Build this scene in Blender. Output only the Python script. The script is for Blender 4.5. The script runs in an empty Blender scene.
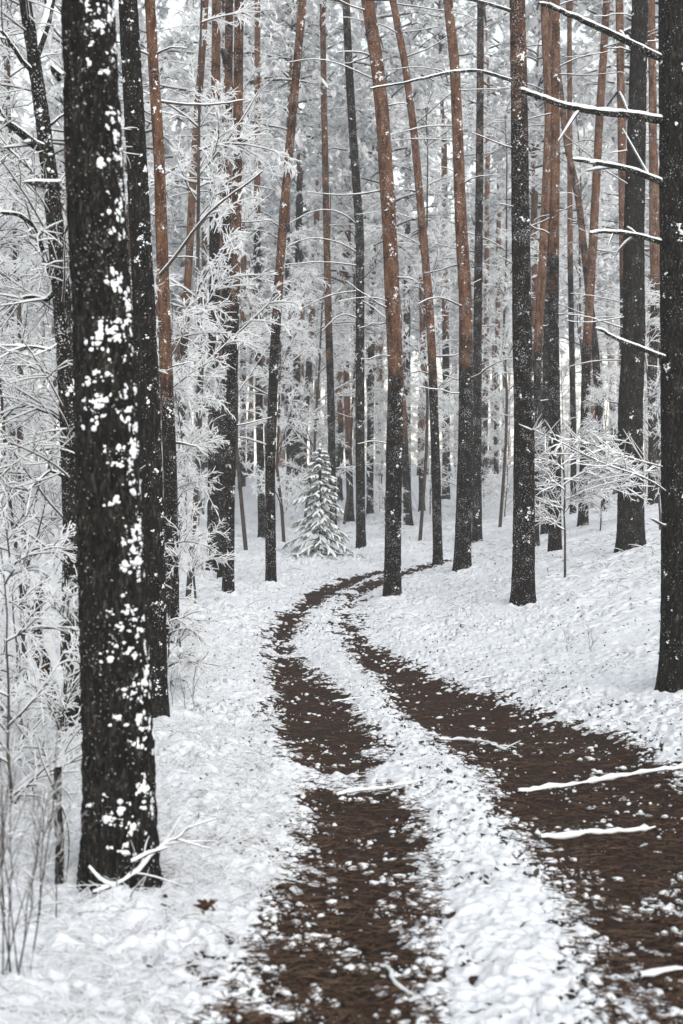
import bpy, math, random
import numpy as np
from mathutils import Vector, Matrix

random.seed(7)
C = bpy.context.scene
COL = C.collection
R = math.radians

# ------------------------------------------------------------------ camera, sky, light, exposure
FPX = 1422.2
CAM = np.array([0.0, 0.0, 1.65])
PITCH = math.atan((545 - 512) / FPX)
cam = bpy.data.cameras.new('camera')
cam_o = bpy.data.objects.new('camera', cam)
COL.objects.link(cam_o)
cam_o.location = CAM
cam_o.rotation_euler = (R(90) + PITCH, 0, 0)
cam.sensor_fit = 'VERTICAL'
cam.sensor_height = 36.0
cam.sensor_width = 24.0
cam.lens = 50.0
cam.clip_start = 0.05
cam.clip_end = 3000
cam.dof.use_dof = True
cam.dof.focus_distance = 19.0
cam.dof.aperture_fstop = 3.2
C.camera = cam_o

W = bpy.data.worlds.new('World')
C.world = W
W.use_nodes = True
wn, wl = W.node_tree.nodes, W.node_tree.links
wn.clear()
sky = wn.new('ShaderNodeTexSky')
sky.sky_type = 'NISHITA'
sky.sun_disc = False
SUN_EL, SUN_ROT = R(24), R(160)
sky.sun_elevation = SUN_EL
sky.sun_rotation = SUN_ROT
sky.air_density = 2.0
sky.dust_density = 0.6
sky.ozone_density = 1.0
hs = wn.new('ShaderNodeHueSaturation')
hs.inputs['Saturation'].default_value = 0.34
bg = wn.new('ShaderNodeBackground')
bg.inputs['Strength'].default_value = 0.15
wo = wn.new('ShaderNodeOutputWorld')
wl.new(sky.outputs[0], hs.inputs['Color'])
wl.new(hs.outputs[0], bg.inputs['Color'])
wl.new(bg.outputs[0], wo.inputs['Surface'])

sun = bpy.data.lights.new('sun', 'SUN')
sun.energy = 1.5
sun.angle = R(50)
sun.color = (1.0, 0.985, 0.96)
sun_o = bpy.data.objects.new('sun', sun)
COL.objects.link(sun_o)
sd = Vector((math.sin(SUN_ROT) * math.cos(SUN_EL), math.cos(SUN_ROT) * math.cos(SUN_EL), math.sin(SUN_EL)))
sun_o.rotation_euler = sd.to_track_quat('Z', 'Y').to_euler()
sun_o.location = (0, 0, 60)

C.view_settings.view_transform = 'Standard'
C.view_settings.look = 'None'
C.view_settings.gamma = 1.0
C.view_settings.use_curve_mapping = False
C.view_settings.exposure = 0.68
C.render.engine = 'CYCLES'
cy = C.cycles
cy.use_denoising = True
cy.max_bounces = 10
cy.diffuse_bounces = 8
cy.glossy_bounces = 1
cy.transmission_bounces = 2
cy.transparent_max_bounces = 4
cy.volume_bounces = 2
cy.use_adaptive_sampling = True
cy.adaptive_threshold = 0.02

# ------------------------------------------------------------------ small maths
def P(px, py, d):
    """the point seen at pixel (px, py) at distance d along the viewing axis"""
    x = (px - 341.5) / FPX
    v = (512 - py) / FPX
    cp, sp = math.cos(PITCH), math.sin(PITCH)
    return CAM + d * np.array([x, cp - v * sp, sp + v * cp])

_perm = np.random.RandomState(11).permutation(4096)
_rv = np.random.RandomState(5).rand(4096)
def _h2(i, j, s):
    return _rv[(_perm[(i + s * 131) & 4095] + j * 37 + _perm[j & 4095]) & 4095]
_ga = np.cos(_rv * 2 * math.pi); _gb = np.sin(_rv * 2 * math.pi)
def _hi(i, j, s):
    return (_perm[(i + s * 131) & 4095] + j * 37 + _perm[j & 4095]) & 4095
def vnoise(x, y, s=0):
    """gradient noise, roughly -1..1"""
    i = np.floor(x).astype(np.int64); j = np.floor(y).astype(np.int64)
    u = x - i; v = y - j
    def g(di, dj):
        h = _hi(i + di, j + dj, s)
        return _ga[h] * (u - di) + _gb[h] * (v - dj)
    su = u * u * u * (u * (u * 6 - 15) + 10); sv = v * v * v * (v * (v * 6 - 15) + 10)
    a = g(0, 0); b = g(1, 0); c = g(0, 1); d = g(1, 1)
    return ((a * (1 - su) + b * su) * (1 - sv) + (c * (1 - su) + d * su) * sv) * 1.45
def fbm(x, y, o=4, s=0, g=0.5):
    t = np.zeros_like(x); a = 1.0; n = 0
    for k in range(o):
        ca, sa = math.cos(0.6 + 1.1 * k), math.sin(0.6 + 1.1 * k)
        t += a * vnoise((x * ca - y * sa) * 2 ** k + 17.3 * k, (x * sa + y * ca) * 2 ** k - 9.1 * k, s + k); n += a; a *= g
    return t / n
def sstep(a, b, x):
    t = np.clip((x - a) / (b - a), 0, 1)
    return t * t * (3 - 2 * t)
def unit(v):
    return v / np.maximum(np.linalg.norm(v, axis=-1, keepdims=True), 1e-9)

# ------------------------------------------------------------------ mesh accumulator
class Acc:
    def __init__(s):
        s.v = []; s.f = {3: [], 4: []}; s.m = {3: [], 4: []}; s.n = 0; s.att = []
    def add(s, v, f, mat=0, att=0.0):
        v = np.asarray(v, float).reshape(-1, 3); f = np.asarray(f, np.int64)
        if len(f) == 0: return
        s.v.append(v); k = f.shape[1]
        s.f[k].append(f + s.n)
        s.m[k].append(np.full(len(f), mat, np.int32) if np.isscalar(mat) else np.asarray(mat, np.int32))
        s.att.append(np.full(len(v), att) if np.isscalar(att) else np.asarray(att, float))
        s.n += len(v)
    def arrays(s):
        return (np.concatenate(s.v), {k: np.concatenate(s.f[k]) if s.f[k] else np.zeros((0, k), np.int64) for k in (3, 4)},
                {k: np.concatenate(s.m[k]) if s.m[k] else np.zeros(0, np.int32) for k in (3, 4)})
    def mesh(s, name, mats, smooth=True, attname=None):
        v, f, m = s.arrays()
        me = bpy.data.meshes.new(name)
        nt, nq = len(f[3]), len(f[4])
        me.vertices.add(len(v)); me.vertices.foreach_set('co', v.astype(np.float32).ravel())
        me.loops.add(nt * 3 + nq * 4)
        me.loops.foreach_set('vertex_index', np.concatenate([f[3].ravel(), f[4].ravel()]).astype(np.int32))
        me.polygons.add(nt + nq)
        st = np.concatenate([np.arange(nt) * 3, nt * 3 + np.arange(nq) * 4]).astype(np.int32)
        me.polygons.foreach_set('loop_start', st)
        me.polygons.foreach_set('material_index', np.concatenate([m[3], m[4]]).astype(np.int32))
        me.polygons.foreach_set('use_smooth', np.full(nt + nq, smooth))
        for mt in mats: me.materials.append(mt)
        if attname:
            a = me.attributes.new(attname, 'FLOAT', 'POINT')
            a.data.foreach_set('value', np.concatenate(s.att).astype(np.float32))
        me.update(calc_edges=True)
        me.validate()
        return me

def tube_faces(m, n, k):
    i = np.arange(m)[:, None, None] * (n * k); a = np.arange(n - 1)[None, :, None] * k; b = np.arange(k)[None, None, :]
    b2 = (b + 1) % k
    q = np.stack([i + a + b, i + a + b2, i + a + k + b2, i + a + k + b], -1)
    return q.reshape(-1, 4)
def tube_verts(Pn, Rn, k):
    """Pn (m,n,3), Rn (m,n) -> verts of m tubes"""
    T = unit(np.gradient(Pn, axis=1))
    ref = np.where(np.abs(T[:, :1, 2:3]) > 0.8, np.array([[[0.97, 0.2, 0.1]]]), np.array([[[0.05, 0.08, 1.0]]]))
    U = unit(np.cross(T, np.broadcast_to(ref, T.shape))); V = np.cross(T, U)
    a = np.arange(k) * 2 * math.pi / k
    ring = np.cos(a)[None, None, :, None] * U[:, :, None, :] + np.sin(a)[None, None, :, None] * V[:, :, None, :]
    return (Pn[:, :, None, :] + Rn[:, :, None, None] * ring)
def add_tubes(acc, Pn, Rn, k=3, mat=0, att=0.0):
    Pn = np.asarray(Pn, float); Rn = np.asarray(Rn, float)
    if Pn.ndim == 2: Pn = Pn[None]; Rn = Rn[None]
    m, n = Pn.shape[:2]
    if m == 0: return
    acc.add(tube_verts(Pn, Rn, k), tube_faces(m, n, k), mat, att)
def snowy_tubes(acc, Pn, Rn, snow, k=4, ks=5, mb=0, ms=1, jag=0.35, rng=np.random, att=0.0):
    """dark twig plus the snow lying along its upper side; snow = added radius (m,) or scalar"""
    Pn = np.asarray(Pn, float); Rn = np.asarray(Rn, float)
    if Pn.ndim == 2: Pn = Pn[None]; Rn = Rn[None]
    add_tubes(acc, Pn, Rn, k, mb, att)
    T = unit(np.gradient(Pn, axis=1))
    up = np.array([0, 0, 1.0]) - T * T[..., 2:3]
    lay = np.sqrt(np.clip(1 - T[..., 2] ** 2, 0.12, 1))
    s = np.broadcast_to(np.asarray(snow, float).reshape(-1, 1), Rn.shape) * lay * (1 + jag * (rng.rand(*Rn.shape) * 2 - 1))
    rs = Rn * (1.05 * lay - 0.25) + s * 0.62
    rs[:, -1] *= 0.5
    add_tubes(acc, Pn + unit(up) * (Rn * 0.35 + s * 0.75)[..., None], rs, ks, ms, 0.0)

def ico(sub=1):
    import bmesh
    bm = bmesh.new(); bmesh.ops.create_icosphere(bm, subdivisions=sub, radius=1.0)
    v = np.array([x.co[:] for x in bm.verts]); f = np.array([[x.index for x in q.verts] for q in bm.faces]); bm.free()
    return v, f
ICO1 = ico(1); ICO2 = ico(2)
def add_blobs(acc, pos, scl, frame, mat=0, tmpl=ICO1, rough=0.25, rng=np.random):
    """pos (m,3), scl (m,3), frame (m,3,3) rows = axes"""
    v, f = tmpl
    m = len(pos)
    if m == 0: return
    vv = v[None] * (1 + rough * (rng.rand(m, len(v), 1) * 2 - 1)) * scl[:, None, :]
    vv = np.einsum('mvi,mij->mvj', vv, frame) + pos[:, None, :]
    ff = f[None] + (np.arange(m) * len(v))[:, None, None]
    acc.add(vv, ff.reshape(-1, f.shape[1]), mat)
def rand_frames(m, rng):
    a = unit(rng.randn(m, 3)); b = unit(np.cross(a, rng.randn(m, 3))); c = np.cross(a, b)
    return np.stack([a, b, c], 1)

# ------------------------------------------------------------------ materials
def mat(name):
    m = bpy.data.materials.new(name); m.use_nodes = True
    nt = m.node_tree; b = nt.nodes['Principled BSDF']
    b.inputs['Roughness'].default_value = 0.9
    b.inputs['Specular IOR Level'].default_value = 0.15
    return m, nt, b
def node(nt, t, **kw):
    n = nt.nodes.new(t)
    for k, v in kw.items():
        if k in n.inputs: n.inputs[k].default_value = v
        else: setattr(n, k, v)
    return n
def ramp(nt, src, stops):
    r = nt.nodes.new('ShaderNodeValToRGB')
    e = r.color_ramp.elements
    while len(e) < len(stops): e.new(0.5)
    for q, (p, c) in zip(e, stops):
        q.position = p; q.color = c if len(c) == 4 else (*c, 1)
    nt.links.new(src, r.inputs[0]); return r
def mixc(nt, fac, a, b):
    n = nt.nodes.new('ShaderNodeMix'); n.data_type = 'RGBA'
    for k, s in ((0, fac), (6, a), (7, b)):
        if isinstance(s, (int, float)): n.inputs[k].default_value = s
        elif isinstance(s, tuple): n.inputs[k].default_value = (*s, 1)
        else: nt.links.new(s, n.inputs[k])
    return n.outputs[2]
def math_(nt, op, a, b=None):
    n = nt.nodes.new('ShaderNodeMath'); n.operation = op
    for k, s in ((0, a), (1, b)):
        if s is None: continue
        if isinstance(s, (int, float)): n.inputs[k].default_value = s
        else: nt.links.new(s, n.inputs[k])
    return n.outputs[0]
def bump(nt, b, h, strength, dist):
    n = nt.nodes.new('ShaderNodeBump'); n.inputs['Strength'].default_value = strength; n.inputs['Distance'].default_value = dist
    nt.links.new(h, n.inputs['Height']); nt.links.new(n.outputs[0], b.inputs['Normal'])

def make_snow(name, col, bscale=45, bd=0.012, bs=0.6):
    m, nt, b = mat(name)
    tc = node(nt, 'ShaderNodeTexCoord')
    n = node(nt, 'ShaderNodeTexNoise', Scale=bscale, Detail=4.0, Roughness=0.65); nt.links.new(tc.outputs['Object'], n.inputs['Vector'])
    r = ramp(nt, n.outputs[0], [(0.3, tuple(c * 0.93 for c in col)), (0.65, col)])
    nt.links.new(r.outputs[0], b.inputs['Base Color'])
    bump(nt, b, n.outputs[0], bs, bd)
    return m
M_snow = make_snow('snow', (0.79, 0.797, 0.825))
M_lump = make_snow('stuck_snow', (0.86, 0.865, 0.88), 60, 0.006, 0.4)
def make_plain(name, col, var=0.3, scale=8.0):
    m, nt, b = mat(name)
    tc = node(nt, 'ShaderNodeTexCoord')
    n = node(nt, 'ShaderNodeTexNoise', Scale=scale, Detail=3.0); nt.links.new(tc.outputs['Object'], n.inputs['Vector'])
    r = ramp(nt, n.outputs[0], [(0.3, tuple(c * (1 - var) for c in col)), (0.7, tuple(min(1, c * (1 + var)) for c in col))])
    nt.links.new(r.outputs[0], b.inputs['Base Color'])
    return m
M_frost = make_plain('frosted_twig', (0.92, 0.922, 0.93), 0.03, 3.0)
M_frostn = make_plain('frosted_needles', (0.90, 0.905, 0.915), 0.04, 2.0)
M_needle = make_plain('pine_needles', (0.22, 0.245, 0.225), 0.4, 1.5)
def let_through(m, col, f):
    nt = m.node_tree; b = nt.nodes['Principled BSDF']; o = [n for n in nt.nodes if n.type == 'OUTPUT_MATERIAL'][0]
    t = node(nt, 'ShaderNodeBsdfTranslucent'); t.inputs[0].default_value = (*col, 1)
    x = nt.nodes.new('ShaderNodeMixShader'); x.inputs[0].default_value = f
    nt.links.new(b.outputs[0], x.inputs[1]); nt.links.new(t.outputs[0], x.inputs[2]); nt.links.new(x.outputs[0], o.inputs['Surface'])
let_through(M_frostn, (0.90, 0.905, 0.915), 0.45)
let_through(M_frost, (0.92, 0.922, 0.93), 0.35)
let_through(M_needle, (0.16, 0.19, 0.15), 0.4)
M_spruce = make_plain('spruce_needles', (0.075, 0.10, 0.075), 0.4, 4.0)
M_twig = make_plain('twig_bark', (0.06, 0.05, 0.045), 0.4, 10.0)
M_litter = make_plain('dead_stalks', (0.12, 0.078, 0.052), 0.5, 5.0)
M_moss = make_plain('moss_and_litter', (0.060, 0.050, 0.036), 0.5, 18.0)
M_fern = make_plain('withered_fern', (0.075, 0.038, 0.024), 0.4, 20.0)
M_rot = make_plain('rotten_wood', (0.13, 0.055, 0.03), 0.6, 14.0)
M_heart = make_plain('split_wood', (0.30, 0.20, 0.12), 0.3, 30.0)

def make_bark(name, dark, mid, orange, lichen, speck):
    m, nt, b = mat(name)
    tc = node(nt, 'ShaderNodeTexCoord')
    mp = node(nt, 'ShaderNodeMapping'); mp.inputs['Scale'].default_value = (1, 1, 0.28)
    nt.links.new(tc.outputs['Object'], mp.inputs[0])
    big = node(nt, 'ShaderNodeTexNoise', Scale=22.0, Detail=6.0, Roughness=0.7); nt.links.new(mp.outputs[0], big.inputs['Vector'])
    vor = node(nt, 'ShaderNodeTexVoronoi', Scale=36.0); vor.feature = 'DISTANCE_TO_EDGE'
    wob = node(nt, 'ShaderNodeMixRGB'); wob.blend_type = 'ADD'; wob.inputs[0].default_value = 0.16
    nt.links.new(mp.outputs[0], wob.inputs[1]); nt.links.new(big.outputs[1], wob.inputs[2]); nt.links.new(wob.outputs[0], vor.inputs['Vector'])
    crack = ramp(nt, vor.outputs['Distance'], [(0.0, (0, 0, 0)), (0.22, (1, 1, 1))])
    base = ramp(nt, big.outputs[0], [(0.28, dark), (0.55, mid), (0.78, lichen)])
    ora = ramp(nt, big.outputs[0], [(0.25, tuple(c * 0.5 for c in orange)), (0.5, orange), (0.75, tuple(min(1, c * 1.3 + 0.02) for c in orange))])
    pl = node(nt, 'ShaderNodeTexNoise', Scale=9.0, Detail=5.0, Roughness=0.7); nt.links.new(mp.outputs[0], pl.inputs['Vector'])
    plr = ramp(nt, pl.outputs[0], [(0.36, (0.34, 0.27, 0.25)), (0.50, (0.85, 0.80, 0.78)), (0.66, (1.25, 1.2, 1.12))])
    om_ = nt.nodes.new('ShaderNodeMix'); om_.data_type = 'RGBA'; om_.blend_type = 'MULTIPLY'; om_.inputs[0].default_value = 1.0
    nt.links.new(ora.outputs[0], om_.inputs[6]); nt.links.new(plr.outputs[0], om_.inputs[7])
    at = node(nt, 'ShaderNodeAttribute'); at.attribute_name = 'upper'
    n2 = node(nt, 'ShaderNodeTexNoise', Scale=3.0, Detail=5.0, Roughness=0.6); nt.links.new(tc.outputs['Object'], n2.inputs['Vector'])
    up = math_(nt, 'ADD', at.outputs['Fac'], math_(nt, 'MULTIPLY', math_(nt, 'SUBTRACT', n2.outputs[0], 0.5), 1.1))
    upr = ramp(nt, up, [(0.38, (0, 0, 0)), (0.66, (1, 1, 1))])
    col = mixc(nt, upr.outputs[0], base.outputs[0], om_.outputs[2])
    cfac = math_(nt, 'MULTIPLY', math_(nt, 'SUBTRACT', 1.0, crack.outputs[0]), math_(nt, 'SUBTRACT', 0.85, math_(nt, 'MULTIPLY', upr.outputs[0], 0.55)))
    col = mixc(nt, cfac, col, tuple(c * 0.45 for c in dark))
    # fine snow dust caught in the bark
    n3 = node(nt, 'ShaderNodeTexNoise', Scale=70.0, Detail=2.0); nt.links.new(tc.outputs['Object'], n3.inputs['Vector'])
    n4 = node(nt, 'ShaderNodeTexNoise', Scale=5.0, Detail=3.0); nt.links.new(tc.outputs['Object'], n4.inputs['Vector'])
    sp = ramp(nt, math_(nt, 'ADD', n3.outputs[0], math_(nt, 'MULTIPLY', n4.outputs[0], 0.35)), [(speck, (0, 0, 0)), (speck + 0.03, (1, 1, 1))])
    col = mixc(nt, sp.outputs[0], col, (0.8, 0.8, 0.82))
    nt.links.new(col, b.inputs['Base Color'])
    h = math_(nt, 'ADD', crack.outputs[0], math_(nt, 'MULTIPLY', big.outputs[0], 0.8))
    bump(nt, b, h, 0.9, 0.02)
    return m
M_bark = make_bark('pine_bark', (0.010, 0.008, 0.007), (0.036, 0.028, 0.024), (0.27, 0.142, 0.086), (0.11, 0.10, 0.082), 0.82)
M_barkd = make_bark('dark_bark', (0.007, 0.006, 0.005), (0.050, 0.044, 0.038), (0.06, 0.035, 0.026), (0.15, 0.14, 0.115), 0.87)
M_barkl = make_bark('lichen_bark', (0.016, 0.014, 0.012), (0.055, 0.050, 0.042), (0.09, 0.07, 0.05), (0.15, 0.15, 0.12), 0.80)

def make_dirt():
    m, nt, b = mat('wet_brown_dirt')
    tc = node(nt, 'ShaderNodeTexCoord')
    n = node(nt, 'ShaderNodeTexNoise', Scale=60.0, Detail=8.0, Roughness=0.75); nt.links.new(tc.outputs['Object'], n.inputs['Vector'])
    n2 = node(nt, 'ShaderNodeTexNoise', Scale=1.6, Detail=4.0); nt.links.new(tc.outputs['Object'], n2.inputs['Vector'])
    a = ramp(nt, n.outputs[0], [(0.3, (0.009, 0.0055, 0.0045)), (0.50, (0.043, 0.0235, 0.0185)), (0.72, (0.122, 0.073, 0.057))])
    g = ramp(nt, n.outputs[0], [(0.3, (0.010, 0.009, 0.006)), (0.52, (0.032, 0.028, 0.016)), (0.75, (0.07, 0.065, 0.040))])
    f = ramp(nt, n2.outputs[0], [(0.50, (0, 0, 0)), (0.68, (0.8, 0.8, 0.8))])
    n5 = node(nt, 'ShaderNodeTexNoise', Scale=95.0, Detail=3.0, Roughness=0.7); nt.links.new(tc.outputs['Object'], n5.inputs['Vector'])
    n6 = node(nt, 'ShaderNodeTexNoise', Scale=3.2, Detail=5.0, Roughness=0.6); nt.links.new(tc.outputs['Object'], n6.inputs['Vector'])
    du = ramp(nt, math_(nt, 'ADD', n5.outputs[0], math_(nt, 'MULTIPLY', n6.outputs[0], 0.75)), [(1.00, (0, 0, 0)), (1.06, (0.8, 0.8, 0.8))])
    nt.links.new(mixc(nt, du.outputs[0], mixc(nt, f.outputs[0], a.outputs[0], g.outputs[0]), (0.80, 0.80, 0.82)), b.inputs['Base Color'])
    b.inputs['Roughness'].default_value = 0.8
    bump(nt, b, n.outputs[0], 1.0, 0.02)
    return m
M_dirt = make_dirt()

# ------------------------------------------------------------------ terrain
ctrl = [P(*c) for c in [
    (120, 899, 7.0), (150, 899, 6.8), (90, 899, 6.9), (152, 725, 13.0), (172, 655, 18.0), (228, 598, 24.0), (271, 587, 27.0), (213, 576, 29.0), (262, 539, 40.0),
    (294, 480, 66.0), (242, 488, 62.0), (320, 556, 34.0), (361, 550, 36.0), (392, 601, 24.0), (462, 574, 27.0), (438, 566, 31.0),
    (523, 609, 21.0), (555, 554, 28.0), (583, 526, 36.0), (631, 552, 25.0), (683, 692, 13.5), (653, 505, 38.0), (477, 544, 37.0), (370, 515, 52.0),
    (446, 500, 60.0), (496, 478, 72.0), (606, 512, 41.0), (300, 640, 20.0), (340, 700, 14.7), (320, 600, 25.0), (352, 575, 29.0),
    (410, 560, 33.5), (565, 580, 22.0), (440, 640, 19.0), (560, 660, 16.5), (640, 620, 18.0), (60, 740, 11.0), (40, 640, 16), (100, 600, 21), (10, 700, 12.5), (20, 560, 27)]]
ctrl += [np.array(c, float) for c in [
    (-1.6, 4.3, 0.05), (0, 4, 0), (1.6, 4.5, 0.0), (0, 7, 0), (1.2, 7, 0), (2.2, 8, 0.02), (0.6, 10, 0), (3.5, 9, 0.25), (-3, 7, 0.1), (-6, 5, 0.3), (6, 6, 0.9), (8, 14, 1.5),
    (11, 25, 2.6), (16, 45, 4.0), (-8, 12, 0.3), (-9, 25, 1.0), (-16, 45, 2.2), (0, 0, 0), (0, -20, -0.2), (-20, -10, 0), (20, -10, 2), (-40, 20, 1), (40, 20, 4.0), (0, 85, 5.6),
    (-30, 85, 5.0), (30, 85, 6.5), (-60, 85, 5), (60, 85, 7), (0, 130, 8.5), (-70, 130, 8.0), (70, 130, 9.5), (0, 260, 16), (-200, 260, 16), (200, 260, 18), (-250, 60, 4), (250, 60, 8), (0, 450, 24), (-450, 450, 22),
    (450, 450, 26), (-450, -200, 0), (450, -200, 4), (0, -300, 0)]]
ctrl = np.array(ctrl)
def _phi(r2):
    return np.where(r2 > 0, 0.5 * r2 * np.log(np.maximum(r2, 1e-12)), 0.0)
def _tps(c, lam):
    xy = c[:, :2] / 20.0; n = len(c)
    K = _phi(((xy[:, None] - xy[None]) ** 2).sum(-1)) + lam * np.eye(n)
    Q = np.c_[np.ones(n), xy]
    A = np.block([[K, Q], [Q.T, np.zeros((3, 3))]])
    return xy, np.linalg.solve(A, np.r_[c[:, 2], 0, 0, 0])
_cx, _cw = _tps(ctrl, 0.004)
def ground_z(x, y):
    x = np.asarray(x, float); y = np.asarray(y, float); sh = x.shape
    q = np.stack([x.ravel(), y.ravel()], -1) / 20.0
    out = np.empty(len(q))
    for i in range(0, len(q), 60000):
        b = q[i:i + 60000]
        out[i:i + 60000] = _phi(((b[:, None] - _cx[None]) ** 2).sum(-1)) @ _cw[:-3] + _cw[-3] + b @ _cw[-2:]
    return out.reshape(sh)
def hit(px, py, far=90.0):
    d = np.exp(np.linspace(math.log(3.0), math.log(far), 900))
    p = P(px, py, 1.0) - CAM
    pts = CAM + d[:, None] * p
    below = np.nonzero(pts[:, 2] < ground_z(pts[:, 0], pts[:, 1]))[0]
    i = below[0] if len(below) else len(d) - 1
    q = pts[i].copy(); q[2] = ground_z(q[0], q[1]); return q

# the two bare wheel tracks: rows of the left and the right edge
TL = [(1060, 150, 440), (1000, 225, 432), (960, 255, 428), (900, 272, 430), (860, 288, 433), (810, 300, 428), (760, 283, 392), (720, 274, 372), (690, 270, 352),
      (665, 268, 312), (640, 265, 292), (620, 272, 303), (605, 284, 318), (592, 303, 336), (582, 325, 356), (574, 350, 376), (569, 372, 396)]
TR = [(1060, 640, 800), (1000, 612, 780), (950, 592, 760), (900, 572, 740), (850, 540, 760), (800, 500, 740), (770, 472, 690), (740, 440, 640), (715, 405, 560), (695, 385, 500), (675, 370, 440),
      (660, 353, 405), (645, 345, 378), (630, 337, 362), (612, 334, 354), (597, 340, 362), (586, 352, 378), (577, 372, 398), (569, 398, 424), (562, 424, 446), (557, 448, 468)]
def track(rows):
    Lp = np.array([hit(l, y)[:2] for y, l, r in rows]); Rp = np.array([hit(r, y)[:2] for y, l, r in rows])
    c = (Lp + Rp) / 2
    t = unit(np.gradient(c, axis=0)); n = np.stack([t[:, 1], -t[:, 0]], -1)
    hw = np.abs(((Rp - Lp) * n).sum(-1)) / 2
    s = np.linspace(0, len(rows) - 1, 120); k = np.arange(len(rows))
    return np.stack([np.interp(s, k, c[:, 0]), np.interp(s, k, c[:, 1])], -1), np.clip(np.interp(s, k, hw), 0.14, 1.3)
TRACKS = [track(TL), track(TR)]
def track_mask(x, y):
    """metres inside the nearest bare track (negative outside)"""
    x = np.asarray(x, float); y = np.asarray(y, float)
    m = np.full(x.size, -9.0); xf = x.ravel(); yf = y.ravel()
    idx = np.nonzero((xf > -3.5) & (xf < 7) & (yf > 1) & (yf < 42))[0]
    for c, hw in TRACKS:
        for i in range(0, len(idx), 60000):
            j = idx[i:i + 60000]
            d = np.hypot(xf[j][:, None] - c[None, :, 0], yf[j][:, None] - c[None, :, 1])
            m[j] = np.maximum(m[j], (hw[None] - d).max(1))
    return m.reshape(x.shape)

def axis(a, b, step0, grow, lo, hi):
    """fine steps from a to b, growing outwards to lo and hi"""
    mid = list(np.arange(a, b, step0)); s = step0; x = mid[-1]; right = []
    while x < hi: s *= grow; x += s; right.append(x)
    s = step0; x = a; left = []
    while x > lo: s *= grow; x -= s; left.append(x)
    return np.array(left[::-1] + mid + right)
gx = axis(-1.7, 2.7, 0.0125, 1.03, -420, 420)
ys = [4.1]
while ys[-1] < 460: ys.append(ys[-1] + max(0.010, min(0.0019 * ys[-1] if ys[-1] < 45 else 0.02 * ys[-1], 9)))
b_ = []; y_, s_ = 4.1, 0.05
while y_ > -300: s_ *= 1.25; y_ -= s_; b_.append(y_)
gy = np.array(b_[::-1] + ys)
X, Y = np.meshgrid(gx, gy)
Zb = ground_z(X, Y) - 0.04
Mk = track_mask(X, Y)
near = np.exp(-np.maximum(Y - 3, 0) / 40.0)
def snow_depth(X, Y, Mk):
    big = fbm(X / 0.60, Y / 0.60, 3, 3)
    n1 = fbm(X / 0.20, Y / 0.20, 3, 20)
    n2 = fbm(X / 0.07, Y / 0.07, 2, 31)
    dust = np.exp(-(((X + 0.05) / 0.9) ** 2 + ((Y - 10.6) / 0.55) ** 2)) * 1.25
    c = np.clip(-(Mk + 0.04) / 0.26, -1.25, 2.0) + 0.7 * big + 1.0 * n1 + 0.9 * n2 + dust
    c = np.where(Mk < -0.8, np.maximum(c, 1.0), c)
    # lumpy snow over moss, berry shrubs and grass away from the tracks, with small pits down to the moss
    off = sstep(0.05, 0.7, -Mk)
    n3 = fbm(X / 0.10, Y / 0.10, 2, 71)
    n4 = fbm(X / 1.3, Y / 1.3, 2, 75)
    lump = fbm(X / 0.11, Y / 0.11, 2, 44) * 0.030 + fbm(X / 0.9, Y / 0.9, 3, 50) * 0.10 + n2 * 0.010 + 0.03 + 0.07 * sstep(0.2, -0.6, X) * np.maximum(fbm(X / 0.36, Y / 0.36, 3, 57), -0.2)
    pit = sstep(0.27, 0.45, n3 + 0.5 * n4 + 0.3 * n2 + 0.14 * sstep(-1.2, -0.1, Mk)) * (Mk < -0.05)
    h = 0.035 * np.clip(c, -1, 1.2) + 0.007 * n2 + 0.008 * np.clip(c, 0, 1) * n1
    return (h + off * np.maximum(lump, -0.01)) * (1 - pit) - 0.03 * pit
Sn = snow_depth(X, Y, Mk)
rut = 0.05 * sstep(-0.1, 0.35, Mk)
# snow drifted up a little round every named trunk (feet listed here, built below)
FEET = [P(x, y, d)[:2] for x, y, d in [(154, 726, 13.0), (684, 693, 13.5), (172, 655, 18.0), (213, 577, 29.0), (228, 599, 24.0), (271, 588, 27.0), (392, 601, 24.0), (361, 551, 36.0), (438, 567, 31.0), (462, 574, 27.0), (523, 609, 21.0), (555, 555, 28.0), (631, 553, 25.0)]]
for fx, fy in FEET:
    q = np.hypot(X - fx, Y - fy)
    Sn = Sn + 0.07 * np.exp(-(q / 0.34) ** 2) * (1 + fbm(X / 0.2, Y / 0.2, 2, 5)) * sstep(0.0, 0.3, -Mk)
G = np.stack([X, Y, Zb - rut + Sn], -1)
nyy, nxx = X.shape
ii = (np.arange(nyy - 1)[:, None] * nxx + np.arange(nxx - 1)[None]).ravel()
quads = np.stack([ii, ii + 1, ii + nxx + 1, ii + nxx], -1)
acc = Acc(); acc.add(G.reshape(-1, 3), quads)
ground = bpy.data.objects.new('ground', acc.mesh('ground', [M_snow])); COL.objects.link(ground); ground['kind'] = 'structure'
# bare soil sheet of the path, showing wherever the snow has sunk away
dz = 0.022 * fbm(X / 0.10, Y / 0.10, 3, 61) + 0.02 * fbm(X / 0.5, Y / 0.5, 2, 66)
Dp = np.stack([X, Y, Zb - rut + dz * sstep(-0.35, 0.1, Mk) - 0.006 - 0.12 * sstep(0.25, 0.75, -Mk)], -1).reshape(-1, 3)
keep = (Mk.ravel()[quads] > -0.55).all(1)
qk = quads[keep]; uq, inv = np.unique(qk, return_inverse=True)
acc = Acc(); acc.add(Dp[uq], inv.reshape(-1, 4))
path = bpy.data.objects.new('path', acc.mesh('path', [M_dirt])); COL.objects.link(path); path['kind'] = 'structure'

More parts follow.
